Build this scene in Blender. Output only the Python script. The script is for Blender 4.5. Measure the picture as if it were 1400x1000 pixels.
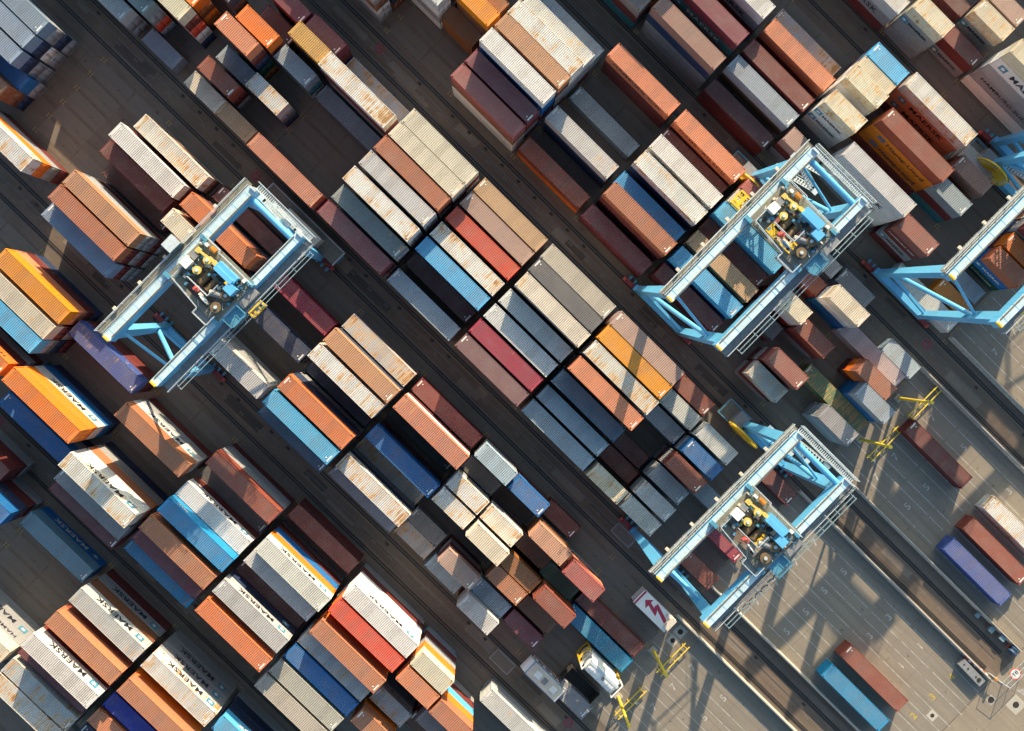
import bpy, bmesh, math, random
from mathutils import Matrix, Vector
random.seed(7)
C = bpy.context.scene.collection
for o in list(bpy.data.objects): bpy.data.objects.remove(o)
PI = math.pi

# ------------------------------------------------------------------ camera
CAM_R = ((0.7128430, 0.7008722, 0.0251593), (-0.7005807, 0.7132803, -0.0204416), (-0.0322726, -0.0030545, 0.9994744))
CAM_H = 147.571
CAM_F = 1351.692
scn = bpy.context.scene
cd = bpy.data.cameras.new('camera'); cam = bpy.data.objects.new('camera', cd); C.objects.link(cam)
cd.sensor_width = 36.0; cd.lens = 36.0 * CAM_F / 1400.0; cd.clip_end = 3000
m = Matrix(CAM_R).transposed().to_4x4(); m.translation = (0, 0, CAM_H)
cam.matrix_world = m; scn.camera = cam
scn.render.resolution_x = 1024; scn.render.resolution_y = 731

# ------------------------------------------------------------------ light
SUN_EL = math.radians(22.0)
SUN_DIR = Vector((-0.45, 0.893, 0)).normalized()          # towards the sun, on the ground plane
world = bpy.data.worlds.new('World'); scn.world = world; world.use_nodes = True
wn = world.node_tree.nodes; wl = world.node_tree.links
bg = wn['Background']; sky = wn.new('ShaderNodeTexSky')
sky.sky_type = 'NISHITA'; sky.sun_disc = False
sky.air_density = 1.0; sky.dust_density = 2.5; sky.ozone_density = .6
sky.sun_elevation = SUN_EL; sky.sun_rotation = math.atan2(SUN_DIR.x, SUN_DIR.y)
tint = wn.new('ShaderNodeMix'); tint.data_type = 'RGBA'; tint.blend_type = 'MULTIPLY'; tint.inputs[0].default_value = 1.0; tint.inputs[7].default_value = (.86, 1.0, 1.0, 1)   # colour balance of the whole sky
wl.new(sky.outputs[0], tint.inputs[6]); wl.new(tint.outputs[2], bg.inputs[0]); bg.inputs[1].default_value = 0.12
sl = bpy.data.lights.new('sun', 'SUN'); sl.energy = 5.0; sl.angle = math.radians(0.5); sl.color = (1.0, 0.80, 0.54)
sun = bpy.data.objects.new('sun', sl); C.objects.link(sun)
sd = Vector((SUN_DIR.x * math.cos(SUN_EL), SUN_DIR.y * math.cos(SUN_EL), math.sin(SUN_EL)))
sun.rotation_euler = sd.to_track_quat('Z', 'Y').to_euler(); sun.location = (0, 0, 120)
scn.view_settings.view_transform = 'Standard'; scn.view_settings.look = 'None'
scn.view_settings.gamma = 1.0; scn.view_settings.use_curve_mapping = False
scn.view_settings.exposure = 1.02

# ------------------------------------------------------------------ materials
def nodes(m):
    m.use_nodes = True; nt = m.node_tree; return nt, nt.nodes, nt.links, nt.nodes['Principled BSDF']
def N(nt, t, **k):
    n = nt.nodes.new(t)
    for a, v in k.items(): setattr(n, a, v)
    return n
def mixc(nt, fac, a, b, mode='MIX'):
    n = nt.nodes.new('ShaderNodeMix'); n.data_type = 'RGBA'; n.blend_type = mode
    for s, v in ((0, fac), (6, a), (7, b)):
        if hasattr(v, 'is_output') or hasattr(v, 'links'): nt.links.new(v, n.inputs[s])
        else: n.inputs[s].default_value = v if s == 0 else (v[0], v[1], v[2], 1)
    return n.outputs[2]
def mth(nt, op, a, b=0.0, clamp=False):
    n = nt.nodes.new('ShaderNodeMath'); n.operation = op; n.use_clamp = clamp
    for s, v in ((0, a), (1, b)):
        if hasattr(v, 'links'): nt.links.new(v, n.inputs[s])
        else: n.inputs[s].default_value = v
    return n.outputs[0]
def ramp(nt, v, lo, hi):
    n = nt.nodes.new('ShaderNodeMapRange'); n.inputs[1].default_value = lo; n.inputs[2].default_value = hi
    nt.links.new(v, n.inputs[0]); return n.outputs[0]
def noise(nt, vec, scale, detail=4, rough=.6):
    n = nt.nodes.new('ShaderNodeTexNoise'); n.inputs['Scale'].default_value = scale
    n.inputs['Detail'].default_value = detail; n.inputs['Roughness'].default_value = rough
    nt.links.new(vec, n.inputs['Vector']); return n.outputs[0]
def mapping(nt, vec, sc):
    n = nt.nodes.new('ShaderNodeMapping'); n.inputs['Scale'].default_value = sc
    nt.links.new(vec, n.inputs['Vector']); return n.outputs[0]

def flat(name, col, rough=.6, metal=0.0, var=.25, scale=1.5, dirt=(.12, .09, .06), dirtamt=.35):
    m = bpy.data.materials.new(name); nt, ns, ls, p = nodes(m)
    tc = N(nt, 'ShaderNodeTexCoord'); v = tc.outputs['Object']
    a = noise(nt, v, scale); b = noise(nt, v, scale * 7)
    dark = tuple(c * (1 - var) for c in col)
    c1 = mixc(nt, ramp(nt, a, .35, .65), dark, col)
    f = mth(nt, 'MULTIPLY', ramp(nt, b, .52, .72), dirtamt)
    ls.new(mixc(nt, f, c1, dirt), p.inputs['Base Color'])
    p.inputs['Roughness'].default_value = rough; p.inputs['Metallic'].default_value = metal
    return m

def steel(name, kind, src):
    """container paint: colour and rust amount come per object (Object Info) or per face (attribute)"""
    m = bpy.data.materials.new(name); nt, ns, ls, p = nodes(m)
    tc = N(nt, 'ShaderNodeTexCoord')
    if src == 'object':
        oi = N(nt, 'ShaderNodeObjectInfo'); col = oi.outputs['Color']; al = oi.outputs['Alpha']
        cb = N(nt, 'ShaderNodeCombineXYZ'); r = oi.outputs['Random']
        ls.new(mth(nt, 'MULTIPLY', r, 91.0), cb.inputs[0]); ls.new(mth(nt, 'MULTIPLY', r, 57.0), cb.inputs[1])
        va = N(nt, 'ShaderNodeVectorMath', operation='ADD'); ls.new(tc.outputs['Object'], va.inputs[0]); ls.new(cb.outputs[0], va.inputs[1])
        vec = va.outputs[0]
    else:
        at = N(nt, 'ShaderNodeAttribute', attribute_name='Col'); col = at.outputs['Color']; al = at.outputs['Alpha']
        vec = tc.outputs['Object']
    fade = noise(nt, mapping(nt, vec, (.35, .5, .5)), 1.0, 5, .65)
    fine = noise(nt, vec, 2.2, 4, .6)
    if kind == 'roof':
        streak = noise(nt, mapping(nt, vec, (3.4, .30, 1)), 1.0, 4, .6)
        patch = noise(nt, mapping(nt, vec, (.33, .6, 1)), 1.0, 3, .5)
        grp = noise(nt, mapping(nt, vec, (2.6, 2.6, 1)), 1.0, 3, .6)
        c0 = mixc(nt, .10, col, (.36, .31, .26))
        c0 = mixc(nt, mth(nt, 'MULTIPLY', ramp(nt, fade, .42, .72), .22), c0, (.32, .28, .25))
    else:
        streak = noise(nt, mapping(nt, vec, (1.6, 1.6, .25)), 1.0, 5, .65)
        patch = noise(nt, mapping(nt, vec, (.4, .4, .8)), 1.0, 3, .5)
        grp = fine
        c0 = mixc(nt, mth(nt, 'MULTIPLY', ramp(nt, fade, .45, .75), .18), col, (.22, .20, .18))
    # darker dirt
    c1 = mixc(nt, mth(nt, 'MULTIPLY', ramp(nt, fine, .52, .82), .30), c0, (.10, .08, .07))
    if kind == 'roof':
        # shade of the corrugation grooves put into the colour, for stronger contrast
        sx = N(nt, 'ShaderNodeSeparateXYZ'); ls.new(tc.outputs['Object'], sx.inputs[0])
        if src == 'object': c1 = mixc(nt, mth(nt, 'MULTIPLY', ramp(nt, sx.outputs[2], 2.575, 2.545), .38), c1, (.07, .055, .045))
    # rust
    s = mth(nt, 'MULTIPLY', streak, .62); s = mth(nt, 'ADD', s, mth(nt, 'MULTIPLY', patch, .48)); s = mth(nt, 'ADD', s, mth(nt, 'MULTIPLY', grp, .15))
    if kind == 'roof':
        # every welded roof sheet has weathered a little differently, and the ends rust first
        so = N(nt, 'ShaderNodeSeparateXYZ'); ls.new(vec, so.inputs[0])
        wn_ = N(nt, 'ShaderNodeTexWhiteNoise', noise_dimensions='1D'); ls.new(mth(nt, 'FLOOR', mth(nt, 'MULTIPLY', so.outputs[0], .87)), wn_.inputs['W'])
        c1 = mixc(nt, mth(nt, 'MULTIPLY', ramp(nt, wn_.outputs['Value'], .45, 1.0), .22), c1, (.13, .11, .10))
        if src == 'object':
            gx = N(nt, 'ShaderNodeSeparateXYZ'); ls.new(tc.outputs['Generated'], gx.inputs[0])
            en = mth(nt, 'ABSOLUTE', mth(nt, 'SUBTRACT', gx.outputs[0], .5)); s = mth(nt, 'ADD', s, mth(nt, 'MULTIPLY', ramp(nt, en, .42, .50), .10))
    thr = mth(nt, 'SUBTRACT', .86, mth(nt, 'MULTIPLY', al, .22))
    d = mth(nt, 'SUBTRACT', s, thr)
    f1 = ramp(nt, d, -.04, .06); f2 = ramp(nt, d, .03, .13)
    f1 = mth(nt, 'MULTIPLY', f1, mth(nt, 'MINIMUM', mth(nt, 'MULTIPLY', al, 3.0), .80))
    f2 = mth(nt, 'MULTIPLY', f2, mth(nt, 'MINIMUM', mth(nt, 'MULTIPLY', al, 3.0), .75))
    c2 = mixc(nt, f1, c1, (.56, .33, .13)); c3 = mixc(nt, f2, c2, (.24, .115, .045))
    ls.new(c3, p.inputs['Base Color'])
    ls.new(mth(nt, 'ADD', .50, mth(nt, 'MULTIPLY', fine, .3)), p.inputs['Roughness'])
    p.inputs['Specular IOR Level'].default_value = .35
    return m
MAT_ROOF = steel('container_roof_paint', 'roof', 'object'); MAT_SIDE = steel('container_wall_paint', 'side', 'object')
MAT_SROOF = steel('stacked_roof_paint', 'roof', 'attr'); MAT_SSIDE = steel('stacked_wall_paint', 'side', 'attr')

def ground_mat(name, c1, c2, c3, joint=None, stain=.5, seed=0.0, rough=.9):
    m = bpy.data.materials.new(name); nt, ns, ls, p = nodes(m)
    tc = N(nt, 'ShaderNodeTexCoord'); v = mapping(nt, tc.outputs['Object'], (1, 1, 1))
    big = noise(nt, mapping(nt, v, (.035, .06, 1)), 1.0, 6, .65)
    mid = noise(nt, mapping(nt, v, (.22, .5, 1)), 1.0, 5, .65)
    fin = noise(nt, v, 3.5, 6, .75)
    tyre = noise(nt, mapping(nt, v, (.05, 1.3, 1)), 1.0, 4, .6)
    spot = noise(nt, v, 1.1, 2, .5)
    a = mixc(nt, ramp(nt, big, .38, .62), c1, c2)
    a = mixc(nt, mth(nt, 'MULTIPLY', ramp(nt, mid, .45, .70), .65), a, c3)
    a = mixc(nt, mth(nt, 'MULTIPLY', ramp(nt, fin, .35, .75), .45), a, tuple(c * .62 for c in c1))
    dk = tuple(c * .45 for c in c1)
    a = mixc(nt, mth(nt, 'MULTIPLY', ramp(nt, tyre, .52, .68), stain), a, dk)
    a = mixc(nt, mth(nt, 'MULTIPLY', ramp(nt, spot, .68, .74), .55), a, tuple(c * .3 for c in c1))
    if joint:
        bt = N(nt, 'ShaderNodeTexBrick'); bt.offset = 0.0
        bt.inputs['Scale'].default_value = 1.0; bt.inputs['Mortar Size'].default_value = .035
        bt.inputs['Brick Width'].default_value = joint[0]; bt.inputs['Row Height'].default_value = joint[1]
        ls.new(v, bt.inputs['Vector'])
        a = mixc(nt, mth(nt, 'MULTIPLY', bt.outputs['Fac'], .55), a, dk)
    ls.new(a, p.inputs['Base Color']); p.inputs['Roughness'].default_value = rough
    b = N(nt, 'ShaderNodeBump'); b.inputs['Strength'].default_value = .35; b.inputs['Distance'].default_value = .03
    ls.new(fin, b.inputs['Height']); ls.new(b.outputs[0], p.inputs['Normal'])
    return m
G_YARD = ground_mat('yard_asphalt', (.145, .112, .087), (.180, .140, .110), (.110, .084, .066), (8.0, 6.5), .55)
G_AISLE = ground_mat('aisle_asphalt', (.150, .112, .084), (.112, .088, .070), (.190, .142, .104), (6.6, 5.2), .45)
G_HAND = ground_mat('handover_concrete', (.235, .205, .165), (.195, .172, .145), (.27, .235, .185), (5.4, 4.2), .38)
G_APRON = ground_mat('apron_concrete', (.27, .225, .175), (.23, .195, .155), (.31, .26, .20), (5.0, 5.0), .25)
G_SLAB = ground_mat('pad_slab', (.175, .145, .120), (.145, .120, .100), (.200, .165, .135), None, .25)
G_CURB = ground_mat('barrier_concrete', (.46, .42, .36), (.38, .35, .31), (.50, .46, .40), None, .3)
M_RAIL = flat('rail_steel', (.17, .15, .135), .35, .7)
M_TRENCH = flat('rail_bed', (.040, .033, .028), .9)
M_LINE = flat('road_paint_white', (.46, .45, .42), .8, 0, .45, 1.3, (.18, .16, .14), .95)
M_YLINE = flat('road_paint_yellow', (.52, .36, .06), .7, 0, .3, 2.0, (.2, .17, .12), .7)
M_PALE = flat('sunlit_top_tone', (.50, .66, .73), .6, 0, .16, .7, (.34, .27, .18), .45)  # pale tone of the sunlit girder tops, put into the colour
M_BLUE = flat('crane_blue_paint', (.11, .43, .72), .36, 0, .10, .8, (.34, .26, .18), .28)
M_BLUE2 = flat('crane_dark_blue_paint', (.09, .30, .44), .45, 0, .2, 1.2)
M_GALV = flat('galvanised_steel', (.60, .67, .70), .5, .2, .2, 2.0)
M_STEELB = flat('weathered_blue_steel', (.24, .36, .42), .5, .1, .25, 2.0)
M_SHEAVE = flat('sheave_yellow', (.72, .54, .13), .5, 0, .25, 2.5, (.2, .13, .06), .6)
M_GRATE = flat('walkway_grating', (.20, .20, .17), .8, .1, .3, 3.0, (.30, .22, .10), .6)
M_YEL = flat('safety_yellow_paint', (.80, .52, .03), .5, 0, .15, 1.0)
M_YELL = flat('mast_yellow_paint', (.76, .56, .05), .5, 0, .1, 1.0)
M_BLACK = flat('black_grease', (.025, .023, .022), .7, 0, .3, 2.0)
M_BROWN = flat('rope_drum_steel', (.22, .15, .08), .6, .3, .35, 2.5)
M_SPRAY = flat('faded_red_spray', (.30, .07, .09), .8, 0, .5, 3.0, (.1, .08, .07), .9)
M_RED = flat('bogie_red_paint', (.22, .03, .03), .5, 0, .3)
M_PINK = flat('hose_red', (.65, .11, .09), .6)
M_WHITE = flat('white_paint', (.78, .78, .75), .45, 0, .08, 1.0, (.35, .30, .24), .25)
M_CREAM = flat('cream_paint', (.62, .56, .46), .6, 0, .12, 1.0)
M_ORANGE = flat('orange_paint', (.72, .27, .03), .55)
M_GREY = flat('grey_paint', (.24, .25, .26), .6)
M_PLATE = flat('plate_steel', (.19, .17, .15), .7, .2, .3, 3.0)
M_TRIM = flat('blue_trim_paint', (.05, .16, .34), .5)
M_INK = flat('dark_lettering', (.015, .02, .04), .6, 0, .1)
M_WINK = flat('white_lettering', (.72, .70, .66), .6, 0, .1)
M_LOGO = flat('logo_blue', (.04, .24, .38), .6, 0, .15)
M_ARROW = flat('red_arrow_paint', (.45, .03, .08), .5)
M_GLASS = bpy.data.materials.new('cab_glass'); _nt, _n, _l, _p = nodes(M_GLASS)
_p.inputs['Base Color'].default_value = (.06, .12, .16, 1); _p.inputs['Roughness'].default_value = .08

# ------------------------------------------------------------------ mesh helpers
class MB:
    def __init__(s): s.v = []; s.f = []
    def add(s, vs, fs):
        k = len(s.v); s.v += [tuple(v) for v in vs]; s.f += [tuple(i + k for i in f) for f in fs]
    def box(s, c, d, rz=0.0):
        x, y, z = d[0] / 2, d[1] / 2, d[2] / 2; cs, sn = math.cos(rz), math.sin(rz)
        vs = []
        for dz in (-z, z):
            for dx, dy in ((-x, -y), (x, -y), (x, y), (-x, y)):
                vs.append((c[0] + dx * cs - dy * sn, c[1] + dx * sn + dy * cs, c[2] + dz))
        s.add(vs, [(0, 3, 2, 1), (4, 5, 6, 7), (0, 1, 5, 4), (1, 2, 6, 5), (2, 3, 7, 6), (3, 0, 4, 7)])
        return s
    def bb(s, a, b):
        return s.box([(a[i] + b[i]) / 2 for i in range(3)], [abs(b[i] - a[i]) for i in range(3)])
    def bar(s, p, q, w, h=None, w2=None, h2=None, up=(0, 0, 1)):
        p, q = Vector(p), Vector(q); h = h or w; w2 = w2 or w; h2 = h2 or h
        d = (q - p).normalized(); u = Vector(up)
        if abs(d.dot(u)) > .98: u = Vector((0, 1, 0))
        a = d.cross(u).normalized(); b = a.cross(d).normalized()
        vs = []
        for o, ww, hh in ((p, w, h), (q, w2, h2)):
            for i, j in ((-1, -1), (1, -1), (1, 1), (-1, 1)): vs.append(o + a * i * ww / 2 + b * j * hh / 2)
        s.add(vs, [(0, 3, 2, 1), (4, 5, 6, 7), (0, 1, 5, 4), (1, 2, 6, 5), (2, 3, 7, 6), (3, 0, 4, 7)])
        return s
    def tube(s, p, q, r, n=10, r2=None):
        p, q = Vector(p), Vector(q); r2 = r if r2 is None else r2
        d = (q - p).normalized(); u = Vector((0, 0, 1)) if abs(d.z) < .95 else Vector((1, 0, 0))
        a = d.cross(u).normalized(); b = a.cross(d)
        vs = [o + (a * math.cos(t) + b * math.sin(t)) * rr for o, rr in ((p, r), (q, r2)) for t in [2 * PI * i / n for i in range(n)]]
        fs = [(i, (i + 1) % n, n + (i + 1) % n, n + i) for i in range(n)] + [tuple(range(n - 1, -1, -1)), tuple(range(n, 2 * n))]
        s.add(vs, fs); return s
    def ring(s, c, ax, r1, r2, t, n=32):
        ax = Vector(ax).normalized(); u = Vector((0, 0, 1)) if abs(ax.z) < .9 else Vector((1, 0, 0))
        a = ax.cross(u).normalized(); b = a.cross(ax); c = Vector(c); vs = []
        for i in range(n):
            e = a * math.cos(2 * PI * i / n) + b * math.sin(2 * PI * i / n)
            for rr, tt in ((r1, -t / 2), (r2, -t / 2), (r2, t / 2), (r1, t / 2)): vs.append(c + e * rr + ax * tt)
        fs = []
        for i in range(n):
            j = (i + 1) % n
            for k in range(4): fs.append((4 * i + k, 4 * i + (k + 1) % 4, 4 * j + (k + 1) % 4, 4 * j + k))
        s.add(vs, fs); return s
    def mesh(s, name, mat):
        me = bpy.data.meshes.new(name); me.from_pydata(s.v, [], s.f); me.update()
        if mat: me.materials.append(mat)
        return me
    def build(s, name, mat, parent=None, kind=None, loc=None):
        o = bpy.data.objects.new(name, s.mesh(name, mat)); C.objects.link(o)
        if parent: o.parent = parent
        if kind: o['kind'] = kind
        if loc: o.location = loc
        return o
def inst(me, name, parent=None, loc=(0, 0, 0), rz=0):
    o = bpy.data.objects.new(name, me); C.objects.link(o); o.location = loc; o.rotation_euler.z = rz
    if parent: o.parent = parent
    return o
def thing(name, label, cat, loc=(0, 0, 0), rz=0, group=None):
    o = bpy.data.objects.new(name, None); C.objects.link(o); o.empty_display_size = .5
    o.location = loc; o.rotation_euler.z = rz; o['label'] = label; o['category'] = cat
    if group: o['group'] = group
    return o
def tag(o, label, cat, group=None):
    o['label'] = label; o['category'] = cat
    if group: o['group'] = group
    return o
TXT = {}
def text_mesh(s, size, mat, sx=1.0, off=.012):
    k = (s, size, mat.name, sx)
    if k in TXT: return TXT[k]
    cu = bpy.data.curves.new('txt', 'FONT'); cu.body = s; cu.size = size; cu.align_x = 'CENTER'; cu.align_y = 'CENTER'
    cu.offset = off; cu.resolution_u = 2; cu.space_character = 1.05
    ob = bpy.data.objects.new('txt', cu); C.objects.link(ob)
    dg = bpy.context.evaluated_depsgraph_get(); me = bpy.data.meshes.new_from_object(ob.evaluated_get(dg))
    bpy.data.objects.remove(ob)
    for v in me.vertices: v.co.x *= sx
    me.materials.clear(); me.materials.append(mat); me.name = 'lettering'; TXT[k] = me
    return me

# ------------------------------------------------------------------ ground
def sheet(name, x0, x1, y0, y1, z, mat, kind='structure', parent=None):
    return MB().bb((x0, y0, z - .25), (x1, y1, z)).build(name, mat, parent, kind)
ground = MB(); ground.add([(-1500, -1500, 0), (1500, -1500, 0), (1500, 1500, 0), (-1500, 1500, 0)], [(0, 1, 2, 3)])
ground = ground.build('ground', G_YARD, None, 'structure')
BASE = [('W', -81.0, -83.5, -60.8), ('K', -54.9, -57.2, -34.4), ('L', -28.2, -30.8, -7.9), ('M', -2.1, -4.4, 18.05), ('R', 24.2, 21.35, 44.4), ('X', 50.2, 48.2, 70.6), ('Z', 76.3, 74.3, 96.7)]
def strip_sheet(name, x0, x1, y0, y1, z, mat):
    m_ = MB(); m_.add([(x0, y0, z), (x1, y0, z), (x1, y1, z), (x0, y1, z)], [(0, 1, 2, 3)]); return m_.build(name, mat, None, 'structure')
strip_sheet('apron', 90.6, 180, -140, 140, .004, G_APRON)
for i, (k, b, rl, rr) in enumerate(BASE):
    strip_sheet('handover_pavement', 48.6, 90.4, b - .2, rr - .9, .004, G_HAND)
    if i < 6:
        strip_sheet('rail_aisle', -220, 90.4, rr + .6, BASE[i + 1][2] - .6, .004, G_AISLE)
    for y in (rl, rr):
        strip_sheet('rail_bed', -220, 88.5, y - .36, y + .36, .008, M_TRENCH)
        r = MB(); r.bb((-220, y - .045, .0), (88.5, y + .045, .07)); r.bb((-220, y + .30, .0), (88.5, y + .34, .03)); r.bb((-220, y - .34, .0), (88.5, y - .30, .03)); r.build('crane_rail', M_RAIL, None, 'structure')
    # cable trench in the aisle middle
    if i < 6:
        ym = (rr + BASE[i + 1][2]) / 2
        strip_sheet('cable_trench', -220, 88.5, ym + .25, ym + .38, .010, M_RAIL)
# floor plates in the aisles (countless small plates)
fp = MB(); fq = MB()
for i in range(6):
    ym = (BASE[i][3] + BASE[i + 1][2]) / 2 - .15
    x = -95 + random.random() * 2
    while x < 86:
        dj = random.uniform(-.05, .05)
        for sx in (-.24, .24): fp.bb((x + sx - .06, ym - .26 + dj, 0), (x + sx + .06, ym + .2 - dj * sx, .022))
        fp.bb((x - .2, ym - .05, 0), (x + .2, ym + .05, .02))
        if random.random() < .35: fq.bb((x + 1.4, ym + .9, 0), (x + 2.0, ym + 1.3, .02))
        x += 3.42
fp.build('transponder_plates', M_PLATE, None, 'stuff'); fq.build('aisle_covers', M_BLACK, None, 'stuff')

G_PATCH = [ground_mat('patch_pale', (.20, .165, .13), (.16, .13, .105), (.23, .19, .15), None, .2), ground_mat('patch_dark', (.075, .062, .052), (.095, .078, .064), (.06, .05, .042), None, .3)]
rp = random.Random(21)
for i in range(6):
    ya, yb = BASE[i][3] + .55, BASE[i + 1][2] - .55
    for q in range(15):
        x = rp.uniform(-95, 84); l = rp.uniform(1.5, 7); w = rp.uniform(.5, 1.5); y = rp.uniform(ya + w / 2, yb - w / 2)
        MB().bb((x, y - w / 2, -.1), (x + l, y + w / 2, .006 + .0006 * q)).build('paving_patch', G_PATCH[q % 2], None, 'structure')
for q, (x, y) in enumerate(((-41.97, 20.2), (-41.87, -6.1), (48.6, -32.0), (47.2, 46.6), (-43.5, -58.4))):
    MB().ring((x, y, .015), (0, 0, 1), .28, .75, .02, 20).build('sprayed_mark', M_SPRAY, None, 'structure')

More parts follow.
